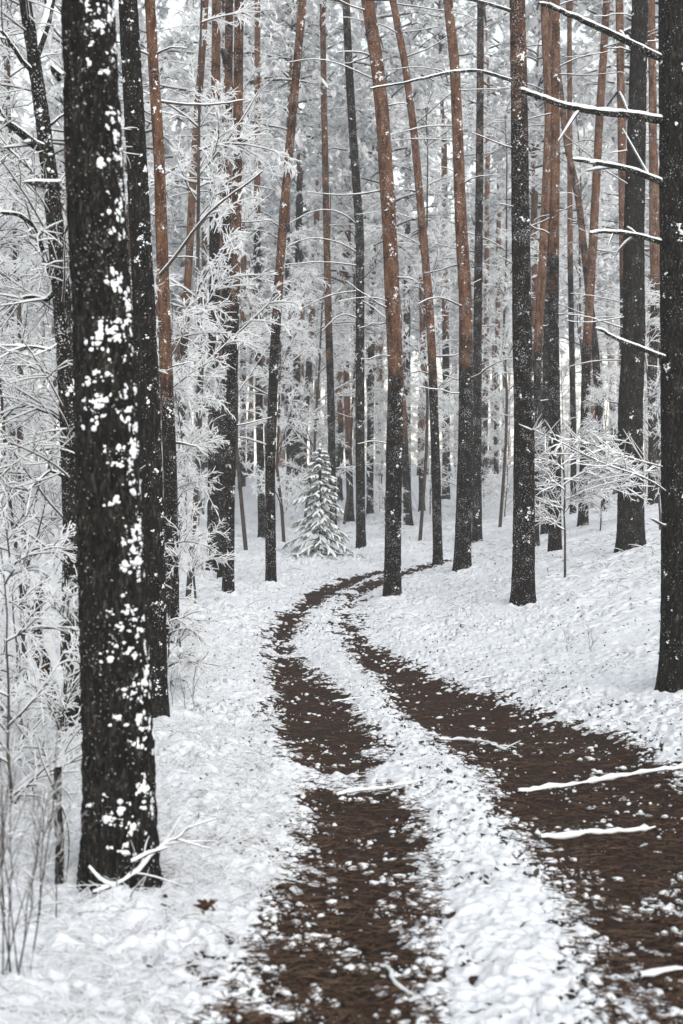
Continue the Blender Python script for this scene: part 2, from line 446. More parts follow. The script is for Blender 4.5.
# dark moss and litter under the snow, seen only through the pits
keep = ((Mk.ravel()[quads] < -0.4) & (Mk.ravel()[quads] > -8) | ((Mk.ravel()[quads] <= -8) & (Y.ravel()[quads] > 3) & (Y.ravel()[quads] < 40) & (np.abs(X.ravel()[quads]) < 14))).all(1)
qk = quads[keep]; uq, inv = np.unique(qk, return_inverse=True)
acc = Acc(); acc.add(np.stack([X, Y, Zb - 0.012], -1).reshape(-1, 3)[uq], inv.reshape(-1, 4))
soil = bpy.data.objects.new('soil', acc.mesh('soil', [M_moss])); COL.objects.link(soil); soil['kind'] = 'structure'

# ------------------------------------------------------------------ object helpers
def root(name, loc, label, cat, group=None):
    o = bpy.data.objects.new(name, None); o.location = Vector(loc); o.empty_display_size = 0.2
    COL.objects.link(o); o['label'] = label; o['category'] = cat
    if group: o['group'] = group
    return o
def part(name, me, parent, origin=None, loc=None):
    o = bpy.data.objects.new(name, me); COL.objects.link(o); o.parent = parent
    if loc is not None: o.location = Vector(loc)
    return o
def resample(pts, step):
    pts = np.asarray(pts, float)
    s = np.r_[0, np.cumsum(np.linalg.norm(np.diff(pts, axis=0), axis=1))]
    n = max(4, int(s[-1] / step) + 1); t = np.linspace(0, s[-1], n)
    p = np.stack([np.interp(t, s, pts[:, k]) for k in range(3)], -1)
    w = max(1, int(0.45 / step))
    if w > 1 and len(p) > 2 * w + 2:
        ker = np.hanning(2 * w + 3)[1:-1]; ker /= ker.sum(); pad = np.concatenate([np.repeat(p[:1], w, 0), p, np.repeat(p[-1:], w, 0)])
        pad[:w] = p[0] + (p[0] - p[1]) * np.arange(w, 0, -1)[:, None]; pad[-w:] = p[-1] + (p[-1] - p[-2]) * np.arange(1, w + 1)[:, None]
        p = np.stack([np.convolve(pad[:, k], ker, 'valid') for k in range(3)], -1)
    return p, t

def trunk_mesh(name, pts, rad, k, step, material, amp, ora, seed, flare=0.35, closed=False):
    """pts: spine (local, from below ground upwards); rad(t along) ; ora(height) -> upper attribute"""
    p, t = resample(pts, step)
    r = rad(t)
    z = p[:, 2]
    r = r * (1 + flare * np.exp(-np.maximum(z, -0.1) / 0.22) * (z < 2))
    r = r * (1 + 0.03 * vnoise(t / 0.9, t * 0 + seed, seed))
    n = len(p)
    v = tube_verts(p[None], r[None], k)[0]
    ctr = p[:, None, :]
    dirv = unit(v - ctr)
    th = np.arange(k) / k
    TH, TT = np.meshgrid(th, t)
    arc = 2 * math.pi * np.mean(r)
    per = max(6, round(arc / 0.05))
    def cyl(sx, sz, s, o):
        # wraps round the trunk by blending two copies
        a = fbm(TH * sx, TT / sz, o, s); b = fbm((TH - 1) * sx, TT / sz, o, s)
        w = sstep(0.75, 1.0, TH)
        return a * (1 - w) + b * w
    d1 = cyl(per, 0.17, seed, 3); d2 = cyl(per * 2.7, 0.06, seed + 7, 2)
    disp = amp * (1.0 - 2.6 * np.abs(d1)) + amp * 0.5 * d2
    lobes = 0.10 * np.exp(-np.maximum(TT - 0.3, 0) / 0.3) * np.cos(TH * 2 * math.pi * 5 + seed) * flare * 2 * np.mean(r)
    v = v + dirv * (disp + lobes)[..., None]
    a = Acc()
    a.add(v, tube_faces(1, n, k), 0, np.repeat(ora(p[:, 2]), k))
    tip = p[-1:] + (p[-1:] - p[-2:-1]) * 0.3
    a.add(np.concatenate([v[-1], tip]), [[i, (i + 1) % k, k] for i in range(k)], 0, ora(p[-1:, 2])[0])
    return a.mesh(name, [material], True, 'upper'), p, t, r

def snow_on_trunk(p, t, r, count, size, phi0, dphi, zlo, zhi, rng, mats, name, runs=0.4):
    """snow stuck to the bark: clumps gathered in runs on the windward side"""
    z = p[:, 2]
    a = Acc()
    nr = max(3, int(count * 0.12))
    cz = rng.uniform(zlo, zhi, nr); cp = phi0 + rng.randn(nr) * dphi
    nr = max(3, int(nr * (0.75 if size > 0.0113 else 0.45)))
    i = rng.randint(0, nr, count)
    clustered = rng.rand(count) < runs
    zz = np.where(clustered, cz[i] + rng.randn(count) * size * 6, rng.uniform(zlo, zhi, count))
    ph = np.where(clustered, cp[i] + rng.randn(count) * size * 3.2 / np.mean(r), phi0 + rng.randn(count) * dphi * 1.3)
    zz = np.clip(zz, zlo, zhi)
    ce = np.stack([np.interp(zz, z, p[:, k]) for k in range(3)], -1); rr = np.interp(zz, z, r)
    s = size * (0.3 + rng.rand(count) ** 3 * 2.2)
    big = np.repeat(np.nonzero(s > size * 0.8)[0], 6); o_ = rng.randn(len(big), 2)
    zz = np.r_[zz, np.clip(zz[big] + o_[:, 0] * s[big] * 0.8, zlo, zhi)]; ph = np.r_[ph, ph[big] + o_[:, 1] * s[big] * 0.8 / np.mean(r)]
    s = np.r_[s * 0.85, s[big] * rng.uniform(0.25, 0.8, len(big))]; count = len(s)
    ce = np.stack([np.interp(zz, z, p[:, k]) for k in range(3)], -1); rr = np.interp(zz, z, r)
    nrm = np.stack([np.cos(ph), np.sin(ph), 0 * ph], -1)
    tan = np.stack([-np.sin(ph), np.cos(ph), 0 * ph], -1); upv = np.broadcast_to([0, 0, 1.0], nrm.shape)
    fr = np.stack([nrm, tan, upv], 1)
    add_blobs(a, ce + nrm * (rr - s * 0.05)[:, None], np.stack([s * 0.55, s * (0.7 + 0.5 * rng.rand(count)), s * (0.5 + 0.6 * rng.rand(count))], -1), fr, 0, ICO2 if size > 0.0115 and len(s) < 9000 else ICO1, 0.3, rng)
    return a.mesh(name, mats)

def curve_pts(p0, p1, sag, n, rng, wob):
    u = np.linspace(0, 1, n)[:, None]
    q = p0 * (1 - u) + p1 * u; q[:, 2] += sag * 4 * u[:, 0] * (1 - u[:, 0])
    L = np.linalg.norm(p1 - p0)
    w = rng.randn(n, 3) * wob * L; w[0] = 0
    return q + w

# offspring twigs of a batch of parent polylines
def twigs(Pn, per, lmin, lmax, tlo, thi, ang, rng, n=4, rise=0.0, droop=0.15, thin=0.7):
    m, k = Pn.shape[:2]
    idx = np.repeat(np.arange(m), per)
    u = rng.uniform(tlo, thi, len(idx)) * (k - 1)
    i0 = np.minimum(u.astype(int), k - 2); f = (u - i0)[:, None]
    p0 = Pn[idx, i0] * (1 - f) + Pn[idx, i0 + 1] * f
    T = unit(Pn[idx, i0 + 1] - Pn[idx, i0])
    perp = unit(np.cross(T, rng.randn(len(idx), 3)))
    a = ang * (0.6 + 0.8 * rng.rand(len(idx)))[:, None]
    D = unit(T * np.cos(a) + perp * np.sin(a) + np.array([0, 0, rise]))
    tt = u / (k - 1)
    L = rng.uniform(lmin, lmax, len(idx)) * (1 - thin * 0.6 * tt)
    s = np.linspace(0, 1, n)[None, :, None]
    q = p0[:, None] + D[:, None] * (L[:, None, None] * s)
    bend = unit(rng.randn(len(idx), 3)) * (rng.rand(len(idx), 1) ** 1.5 * 0.6 + 0.05) * L[:, None]
    q = q + bend[:, None] * s ** 2 + np.array([0, 0, -1.0]) * (droop * L[:, None, None]) * s ** 2
    return q, idx, tt

# ------------------------------------------------------------------ pine crowns (a handful of shapes, shared)
def crown_arrays(seed, H=10.0, Rm=2.6, nb=46, n2=9, n3=6, blades=7):
    rng = np.random.RandomState(seed)
    a = Acc()
    stem = np.stack([0.18 * np.sin(np.linspace(0, 3, 12) + seed), 0.18 * np.cos(np.linspace(0, 2.5, 12) + seed), np.linspace(-0.6, H, 12)], -1)
    stem[:, :2] -= stem[0, :2]
    add_tubes(a, stem, np.linspace(0.10, 0.015, 12), 8, 2, 1.0)
    t = np.sort(rng.rand(nb)) ** 0.85
    az = np.arange(nb) * 2.4 + rng.rand(nb) * 1.2
    z = t * H * 0.97
    base = np.stack([np.interp(z, stem[:, 2], stem[:, 0]), np.interp(z, stem[:, 2], stem[:, 1]), z], -1)
    L = (Rm * np.sin(np.clip((1 - t) * 1.5 + 0.25, 0, 1.75)) ** 0.8 + 0.25) * rng.uniform(0.55, 1.15, nb) * np.where(t < 0.12, 0.75, 1)
    el = np.clip(-0.1 + t * 1.0 + rng.randn(nb) * 0.22, -0.5, 1.2)
    D = np.stack([np.cos(az) * np.cos(el), np.sin(az) * np.cos(el), np.sin(el)], -1)
    s = np.linspace(0, 1, 6)[None, :, None]
    B = base[:, None] + D[:, None] * L[:, None, None] * s + np.array([0, 0, -1.0]) * 0.22 * L[:, None, None] * s ** 2 + rng.randn(nb, 6, 3) * 0.04 * s
    snowy_tubes(a, B, np.linspace(1, 0.25, 6)[None] * (0.018 + 0.014 * L[:, None]), 0.02, 4, 4, 2, 0, rng=rng)
    S, _, _ = twigs(B, n2, 0.5, 1.15, 0.28, 1.0, 0.8, rng, 4, 0.05, 0.25)
    snowy_tubes(a, S, np.tile(np.array([0.010, 0.008, 0.006, 0.004]), (len(S), 1)), 0.018, 3, 3, 2, 0, rng=rng)
    Q, _, _ = twigs(S, n3, 0.12, 0.34, 0.25, 1.0, 0.8, rng, 3, 0.1, 0.1)
    # every shoot: a pad of snow on top and needles fanning out beneath and around it
    m = len(Q); c = Q[:, 1]; d = unit(Q[:, 2] - Q[:, 0])
    sel = rng.rand(m) < 0.80
    sc = rng.uniform(0.04, 0.15, m)
    fr = np.stack([d, unit(np.cross(d, [0, 0, 1.0])), np.broadcast_to([0, 0, 1.0], d.shape)], 1)
    oct_v = np.array([[1, 0, 0], [-1, 0, 0], [0, 1, 0], [0, -1, 0], [0, 0, 1], [0, 0, -.5]], float)
    oct_f = np.array([[0, 2, 4], [2, 1, 4], [1, 3, 4], [3, 0, 4], [2, 0, 5], [1, 2, 5], [3, 1, 5], [0, 3, 5]])
    add_blobs(a, (c + np.array([0, 0, 0.03]))[sel], np.stack([sc * 1.7, sc * 0.9, sc * 0.55], -1)[sel], fr[sel], 0, (oct_v, oct_f), 0.35, rng)
    idx = np.repeat(np.arange(m), blades)
    o = Q[idx, 0] + (Q[idx, 2] - Q[idx, 0]) * rng.rand(len(idx), 1)
    dd = unit(d[idx] * 0.8 + rng.randn(len(idx), 3) * 0.6 + np.array([0, 0, -0.12]))
    ln = rng.uniform(0.07, 0.16, len(idx))[:, None]; wd = unit(np.cross(dd, rng.randn(len(idx), 3))) * rng.uniform(0.008, 0.018, len(idx))[:, None]
    v = np.stack([o - wd, o + wd, o + dd * ln], 1)
    f = np.arange(len(idx) * 3).reshape(-1, 3)
    mt = np.where(rng.rand(len(idx)) < 0.87, 1, 3)
    a.add(v, f, mt)
    return a
CROWNS = []
for sdd, (h, rm, nb) in enumerate([(10.0, 2.5, 48), (9.0, 2.9, 44), (11.0, 2.2, 52), (8.0, 2.4, 40), (12.0, 2.7, 56)]):
    a = crown_arrays(100 + sdd, h, rm, nb)
    CROWNS.append(a.mesh('pine_crown', [M_frost, M_frostn, M_bark, M_needle], False, 'upper'))

THIN = [crown_arrays(150 + i, 8.0, 1.9, 13, 6, 3, 4).mesh('pine_crown', [M_frost, M_frostn, M_bark, M_needle], False, 'upper') for i in range(3)]
# ------------------------------------------------------------------ the named trees, one row each
# base distance, width in picture at foot / at top of picture, spine rows from foot to top, height where bark turns orange, bark, label
def tr(d, w0, w1, pts, og, bark, label, cat='pine tree', name='pine_tree', **kw):
    return dict(d=d, w0=w0, w1=w1, pts=pts, og=og, bark=bark, label=label, cat=cat, name=name, **kw)
TREES = [
    tr(7.0, 69, 47, [(121, 885), (118, 760), (114, 680), (107, 520), (101, 345), (92, 200), (83, 0)], 99, 'd', 'thickest dark rough trunk at left, plastered with snow clumps on its right side', near=1, snow=(900, 0.0115, -0.42, 0.48), stubs=[((61, 186), (40, 184), (24, 181)), ((61, 78), (53, 70), (50, 62))]),
    tr(13.0, 26, 17, [(154, 726), (153, 600), (151, 480), (146, 345), (138, 180), (128, 0)], 99, 'd', 'straight black trunk finely speckled with snow, just right of the thickest clump-covered trunk', near=1, snow=(420, 0.008, -0.7, 0.7)),
    tr(13.5, 46, 43, [(684, 693), (684, 560), (683, 400), (681, 230), (679, 0)], 99, 'd', 'thick dark trunk cut by the right picture edge, snowy bare branches reaching left', near=1, snow=(240, 0.009, -1.4, 0.8)),
    tr(18.0, 15, 10, [(172, 655), (171, 560), (170, 475), (165, 357), (162, 270), (158, 152), (152, 60)], 3.6, 'p', 'orange upper pine trunk with dark foot just right of the black speckled trunk', snow=(180, 0.009, -0.6, 0.7)),
    tr(32.0, 8, 7, [(176, 560), (180, 470), (183, 374), (185, 337), (190, 250), (194, 168), (201, 78)], 4.5, 'p', 'slender reddish pine leaning right, behind the frosted twigs left of the dark twin trunks', snow=(90, 0.009, -0.6, 0.7), om=0.72),
    tr(29.0, 13.5, 9, [(213, 577), (214, 475), (214, 337), (214, 236), (215, 100)], 9.0, 'p', 'dark straight pine, leftmost of three trunks standing close together left of the path', snow=(135, 0.009, -0.6, 0.7)),
    tr(28.0, 9, 8, [(222, 582), (224, 470), (226, 360), (226, 250), (227, 150)], 6.0, 'p', 'thin brown pine squeezed in the middle of the close trio left of the path', snow=(90, 0.009, -0.6, 0.7), om=0.5),
    tr(24.0, 11.5, 9, [(228, 599), (229, 508), (233, 343), (235, 270), (237, 168), (238, 67)], 4.6, 'p', 'reddish brown pine, rightmost and nearest of the close trio left of the path', snow=(180, 0.00825, -0.6, 0.7), om=0.6),
    tr(27.0, 10.5, 7.5, [(271, 588), (270, 475), (274, 357), (280, 260), (286, 185), (292, 118), (302, 3)], 5.0, 'p', 'lone slender pine leaning right, in the snow between the close trio and the little spruce', snow=(135, 0.009, -0.6, 0.7), om=0.65),
    tr(24.0, 17, 12.5, [(392, 601), (393, 540), (394, 475), (396, 357), (394, 337), (390, 236), (387, 185), (383, 118), (378, 67), (368, 0)], 3.9, 'p', 'tall orange pine leaning left at top, beside the right wheel track at the bend', snow=(390, 0.00975, -0.5, 0.8)),
    tr(36.0, 9.5, 8, [(361, 551), (360, 441), (360, 337), (360, 236), (355, 165), (352, 120)], 14.0, 'p', 'dark pine right of the little spruce with long drooping snowy branches arching left', snow=(180, 0.00975, -0.6, 0.8)),
    tr(42.0, 8, 6, [(333, 535), (332, 470), (331, 407), (328, 303), (326, 202), (324, 100)], 5.0, 'p', 'reddish pine rising right behind the little snowy spruce', snow=(90, 0.00975, -0.6, 0.8), om=0.6),
    tr(31.0, 9.5, 6.5, [(438, 567), (436, 475), (432, 357), (429, 303), (420, 202), (414, 135), (405, 67), (393, 5)], 4.0, 'p', 'slim reddish pine leaning left between the bend pine and the straight orange pine', snow=(210, 0.009, -0.5, 0.8), om=0.8),
    tr(27.0, 17, 9, [(462, 574), (464, 508), (466, 441), (466, 357), (466, 303), (461, 219), (458, 135), (455, 60), (450, 15)], 4.3, 'p', 'straight orange pine with dark foot, just right of the path\'s vanishing end', snow=(300, 0.009, -0.5, 0.8)),
    tr(21.0, 23, 15, [(523, 609), (524, 508), (524, 407), (522, 337), (520, 202), (519, 101), (517, 0)], 6.8, 'p', 'stout dark brown pine on the right bank, standing alone before the tree cluster', snow=(330, 0.009, -0.8, 0.8), om=0.6),
    tr(28.0, 13, 7.5, [(555, 555), (555, 440), (554, 340), (554, 303), (556, 168), (557, 17)], 5.2, 'p', 'straight pine with black foot and reddish top, behind the sapling on the right bank', snow=(240, 0.009, -0.2, 0.8), om=0.7),
    tr(33.0, 10, 7, [(534, 545), (535, 440), (537, 374), (539, 337), (544, 252), (550, 118), (546, 17)], 4.2, 'p', 'bright orange pine curving behind the stout dark brown pine on the bank', snow=(90, 0.009, -0.6, 0.8)),
    tr(36.0, 8, 6, [(545, 527), (545, 440), (546, 374), (548, 250), (550, 100)], 12.0, 'p', 'narrow dark trunk between the stout brown pine and the black-footed pine', snow=(90, 0.009, -0.6, 0.8)),
    tr(36.0, 10, 7, [(583, 526), (584, 475), (586, 357), (593, 236), (598, 135), (606, 0)], 4.4, 'p', 'orange pine leaning right, standing behind the snowy sapling\'s right-hand twigs', snow=(150, 0.009, -0.6, 0.8)),
    tr(40.0, 8, 6, [(606, 516), (604, 475), (599, 424), (596, 357), (588, 286), (579, 202), (567, 145), (560, 90)], 6.5, 'p', 'thin crooked pine leaning left, seen left of the big dark tree on the right slope', snow=(90, 0.009, -0.6, 0.8), om=0.6),
    tr(34.0, 9, 7.5, [(626, 532), (626, 420), (625, 303), (623, 135), (621, 0)], 5.5, 'p', 'reddish pine half hidden behind the left side of the big dark right slope tree', snow=(135, 0.009, -0.6, 0.8), om=0.7),
    tr(25.0, 27, 15, [(631, 553), (631, 508), (631, 407), (635, 337), (635, 236), (638, 135), (642, 0)], 99, 'd', 'big dark rough-barked tree on the right slope, left of the tree at the picture edge', near=1, snow=(300, 0.00825, -1.2, 0.9)),
    tr(38.0, 10, 7, [(653, 506), (653, 440), (652, 374), (655, 300), (653, 236), (652, 84), (651, 20)], 6.0, 'p', 'orange-topped pine in the gap between the big slope tree and the edge tree', snow=(135, 0.009, -0.6, 0.8)),
    tr(37.0, 10, 7, [(477, 545), (477, 441), (478, 330), (480, 200), (481, 100)], 9.0, 'p', 'dark brown pine directly behind the straight orange pine right of the path', snow=(135, 0.009, -0.6, 0.8), om=0.45),
    tr(40.0, 7.5, 6, [(262, 540), (260, 441), (258, 340), (257, 240), (257, 140)], 9.0, 'p', 'slim dark pine just left of the lone slender leaning pine', snow=(90, 0.00975, -0.6, 0.8)),
    tr(66.0, 8, 6, [(294, 480), (296, 407), (297, 330), (299, 200)], 14.0, 'p', 'dark distant pine left behind the little spruce, right one of a pair'),
    tr(60.0, 5.5, 5, [(289, 488), (289, 407), (288, 300), (287, 180)], 11.0, 'p', 'thin distant pine left behind the little spruce, left one of a pair'),
    tr(64.0, 6.5, 5.5, [(304, 484), (304, 441), (311, 337), (316, 236), (320, 150)], 6.0, 'p', 'distant reddish pine leaning right, over the tip of the little spruce'),
    tr(62.0, 7, 5, [(242, 489), (243, 424), (243, 330), (244, 200)], 7.0, 'p', 'distant reddish pine in the gap right of the close trio'),
    tr(52.0, 7, 6, [(370, 516), (370, 475), (371, 350), (373, 250), (375, 150)], 7.0, 'p', 'brown pine between the drooping-branch pine and the bend pine', om=0.5),
    tr(58.0, 8, 6, [(407, 505), (407, 390), (407, 270), (408, 150)], 6.5, 'p', 'distant brown pine just right of the leaning bend pine', om=0.5),
    tr(60.0, 8, 6, [(446, 500), (446, 475), (446, 390), (445, 300), (444, 170)], 7.0, 'p', 'distant pine in the gap left of the straight orange pine'),
    tr(72.0, 5.5, 4.5, [(496, 478), (497, 407), (498, 300), (499, 200)], 6.0, 'p', 'distant slim pine left of the stout dark brown bank pine'),
    tr(66.0, 6, 4.5, [(485, 484), (485, 420), (487, 330), (487, 219), (488, 150)], 6.0, 'p', 'distant slim orange pine close right of the dark brown pine behind the straight one'),
    tr(42.0, 6, 5, [(573, 521), (574, 441), (572, 330), (571, 252), (571, 160)], 7.5, 'p', 'narrow dark pine behind the snowy sapling, left of the right-leaning orange pine'),
    tr(55.0, 8, 6, [(14, 540), (12, 440), (11, 340), (10, 200), (8, 100)], 12.0, 'p', 'dark pine at the left picture edge half hidden by frosted twigs'),
]
# ------------------------------------------------------------------ build them
def px2m(w, d): return w / FPX * d
def branch_obj(tree, name, pts, r0, snow, rng, parent_off, sub=True, barkm=None, twig=0):
    """one bare branch with its snow as a sub-part"""
    p, t = resample(pts, 0.05)
    p = p + np.cumsum(rng.randn(len(p), 3) * 0.004, 0) * np.linspace(0, 1, len(p))[:, None]
    r = np.linspace(r0, r0 * 0.45, len(p)); r[-1] *= 0.4
    a = Acc(); add_tubes(a, p, r, 8, 0, 0.0)
    s = Acc()
    T = unit(np.gradient(p, axis=0)); up = unit(np.array([0, 0, 1.0]) - T * T[:, 2:3])
    th = 0.8 * snow * (0.55 + 0.45 * fbm(t / 0.14, t * 0 + rng.rand() * 50, 3, 3)) * (0.8 + 0.4 * fbm(t / 0.5, t * 0 + rng.rand() * 50, 2, 9))
    th = np.clip(th, 0.002, None) * np.sqrt(np.clip(1 - T[:, 2] ** 2, 0.1, 1))
    v = tube_verts((p + up * (r * 0.55 + th * 0.55)[:, None])[None], (r * 0.62 + th * 0.55)[None], 8)
    s.add(v, tube_faces(1, len(p), 8))
    if twig:
        q, _, _ = twigs(p[None], twig, 0.15, 0.5, 0.25, 1.0, 0.7, rng, 4, 0.1, 0.05)
        rr = np.tile(np.array([1, .8, .6, .35]) * r0 * 0.35, (len(q), 1))
        add_tubes(a, q, rr, 5)
        b2 = Acc(); snowy_tubes(b2, q, rr, snow * 0.5, 3, 5, 0, 0, rng=rng)
        vv, ff, _ = b2.arrays(); s.add(vv, ff[4])
    o = part(name, a.mesh(name, [barkm or M_twig], True, 'upper'), tree)
    part('branch_snow', s.mesh('branch_snow', [M_lump]), o)
    return o

BR = {}
for ti, T in enumerate(TREES):
    rng = np.random.RandomState(1000 + ti)
    d = T['d']
    wp = np.array([P(x, y, d) for x, y in T['pts']])
    wp[:, 1] += np.linspace(0, 1, len(wp)) * rng.uniform(-0.15, 0.3)
    base = wp[0].copy(); base[2] = float(ground_z(base[0], base[1]))
    wp[0, 2] = min(wp[0, 2], base[2])
    top_z = wp[-1, 2]
    full = max(top_z + 1.0, base[2] + (rng.uniform(14.5, 17) if d < 45 else rng.uniform(11.5, 14)))
    dirn = unit(wp[-1] - wp[-2])
    sp = list(wp)
    while sp[-1][2] < full:
        dirn = unit(dirn * 0.9 + np.array([0, 0, 0.12])); sp.append(sp[-1] + dirn * 0.8)
    low = wp[0] - np.array([0, 0, 0.35]); sp = [low] + sp
    loc = np.array(sp) - base
    r0 = px2m(T['w0'], d) / 2 * 0.97; r1 = px2m(T['w1'], d) / 2
    L = np.r_[0, np.cumsum(np.linalg.norm(np.diff(loc, axis=0), axis=1))]
    ltop = L[len(T['pts'])]; Lf = L[-1]
    rad = lambda t: np.interp(t, [0, 0.5, ltop, Lf], [r0, r0, r1, max(0.05, r1 * 0.85)])
    og = T['og']
    near = T.get('near')
    jit = rng.uniform(-0.4, 0.4)
    om = T.get('om', 1.0)
    ora = lambda z: om * sstep(og - 1.8 + jit, og + 1.8 + jit, z) if og < 50 else np.zeros_like(z)
    M = M_barkd if T['bark'] == 'd' else M_bark
    k, st, am = (128, 0.02, 0.020) if d < 8 else (64, 0.04, 0.011) if near else (24, 0.08, 0.006) if d < 45 else (14, 0.2, 0.005)
    me, p, t, r = trunk_mesh('pine_trunk', loc, rad, k, st, M, am, ora, ti * 13 + 5, 0.27 if d > 8 else 0.22)
    o = root(T['name'], base, T['label'], T['cat'])
    part('trunk', me, o)
    if 'snow' in T:
        cnt, sz, ph, dp = T['snow']
        me = snow_on_trunk(p, t, r + am * 0.5, cnt, sz, ph, dp, 0.15, min(full - base[2], top_z - base[2] + 0.5), rng, [M_lump], 'trunk_snow', 0.93 if d < 8 else 0.5)
        q = part('trunk_snow', me, o); q['kind'] = 'stuff'
    ci = rng.randint(5)
    c = part('crown', THIN[ci % 3] if d < 39 else CROWNS[ci], o, loc=p[-1] - np.array([0, 0, 0.4]))
    c.rotation_euler = (0, 0, rng.uniform(0, 6.28)); sc = rng.uniform(0.85, 1.1) * (1.0 if d < 45 else 0.95); c.scale = (sc, sc, sc)
    for s3 in T.get('stubs', []):
        q = np.array([P(x, y, d) for x, y in s3]) - base
        branch_obj(o, 'branch', q, 0.026, 0.012, rng, None, barkm=M_barkl)
    BR[ti] = (o, base, p, r, rng, d, top_z)

def limb(ti, rows, r0, snow, ddep=0.0, twig=0):
    o, base, p, r, rng, d, tz = BR[ti]
    n = len(rows)
    q = np.array([P(x, y, d + ddep * i / (n - 1)) for i, (x, y) in enumerate(rows)]) - base
    branch_obj(o, 'branch', q, r0, snow, rng, None, barkm=M_barkl if r0 > 0.02 else M_twig, twig=twig)
# the bare snowy branches of the tree at the right edge
limb(2, [(672, 64), (655, 56), (625, 40), (588, 24), (560, 8), (535, -4)], 0.036, 0.026, -1.0, 3)
limb(2, [(672, 122), (655, 120), (628, 114), (598, 113), (564, 106), (540, 96), (520, 89)], 0.040, 0.040, -1.2, 3)
limb(2, [(674, 186), (657, 182), (636, 171), (615, 165), (592, 160), (573, 155)], 0.032, 0.030, -0.9, 3)
limb(2, [(674, 246), (657, 242), (638, 235), (621, 232), (604, 230), (589, 229)], 0.026, 0.026, -0.6, 3)
limb(2, [(676, 362), (662, 357), (642, 349), (618, 338), (596, 326)], 0.026, 0.026, -0.7)
limb(2, [(676, 528), (662, 525), (650, 517)], 0.020, 0.012, -0.3)
limb(2, [(676, 500), (650, 478), (610, 468), (575, 452), (548, 436), (530, 428)], 0.008, 0.014, -1.5, 34)
limb(2, [(676, 470), (640, 462), (600, 446), (570, 440)], 0.007, 0.014, -0.5, 30)
# long dark branches of the stout brown pine on the bank
limb(14, [(519, 82), (508, 81), (490, 72), (473, 69), (455, 71), (430, 76), (407, 81), (385, 86), (368, 89)], 0.026, 0.022, -1.0)
limb(14, [(519, 14), (505, 9), (480, 1), (455, -3), (420, -2), (385, 2), (355, 0)], 0.024, 0.018, -0.8)
limb(14, [(520, 150), (505, 146), (485, 138), (472, 132)], 0.014, 0.014, -0.4)
limb(14, [(522, 210), (508, 205), (497, 202)], 0.014, 0.012, -0.3)
limb(14, [(522, 268), (508, 262), (498, 257)], 0.012, 0.012, -0.2)
# arching branches of the dark pine by the spruce
for rows in ([(358, 226), (345, 214), (326, 209), (308, 213), (289, 224)], [(359, 254), (340, 242), (316, 237), (300, 240), (286, 248)],
             [(359, 266), (330, 262), (305, 262), (284, 264)], [(360, 291), (336, 293), (318, 300), (299, 311)], [(360, 320), (345, 312), (335, 318), (322, 332)], [(360, 300), (372, 306), (388, 320)]):
    limb(10, rows, 0.020, 0.024, -0.6)
# long bent branch out of the orange trunk on the left
limb(3, [(160, 275), (172, 262), (190, 235), (208, 210), (228, 195), (245, 183), (262, 168)], 0.020, 0.022, -0.8)
# short snowy snags on the others
for ti in (3, 5, 7, 9, 11, 12, 13, 15, 16, 18, 19, 20, 21, 22, 23):
    o, base, p, r, rng, d, tz = BR[ti]
    for j in range(rng.randint(8, 13)):
        zz = rng.uniform(2.6, min(tz - base[2] + 0.3, 13))
        c = np.array([np.interp(zz, p[:, 2], p[:, k]) for k in range(3)]); rr = np.interp(zz, p[:, 2], r)
        sgn = rng.choice([-1, 1], p=[0.55, 0.45]); az = (math.pi if sgn < 0 else 0) + rng.uniform(-0.8, 0.8)
        Lb = rng.uniform(0.25, 1.5) * (0.5 + 0.06 * zz)
        dv = np.array([math.cos(az), math.sin(az), 0])
        e = c + dv * (rr + Lb) + np.array([0, 0, rng.uniform(-0.25, 0.5) * Lb])
        q = curve_pts(c + dv * rr * 0.6, e, rng.uniform(-0.05, 0.12) * Lb, 5, rng, 0.02)
        branch_obj(o, 'branch', q, rng.uniform(0.010, 0.018), rng.uniform(0.014, 0.024), rng, None)

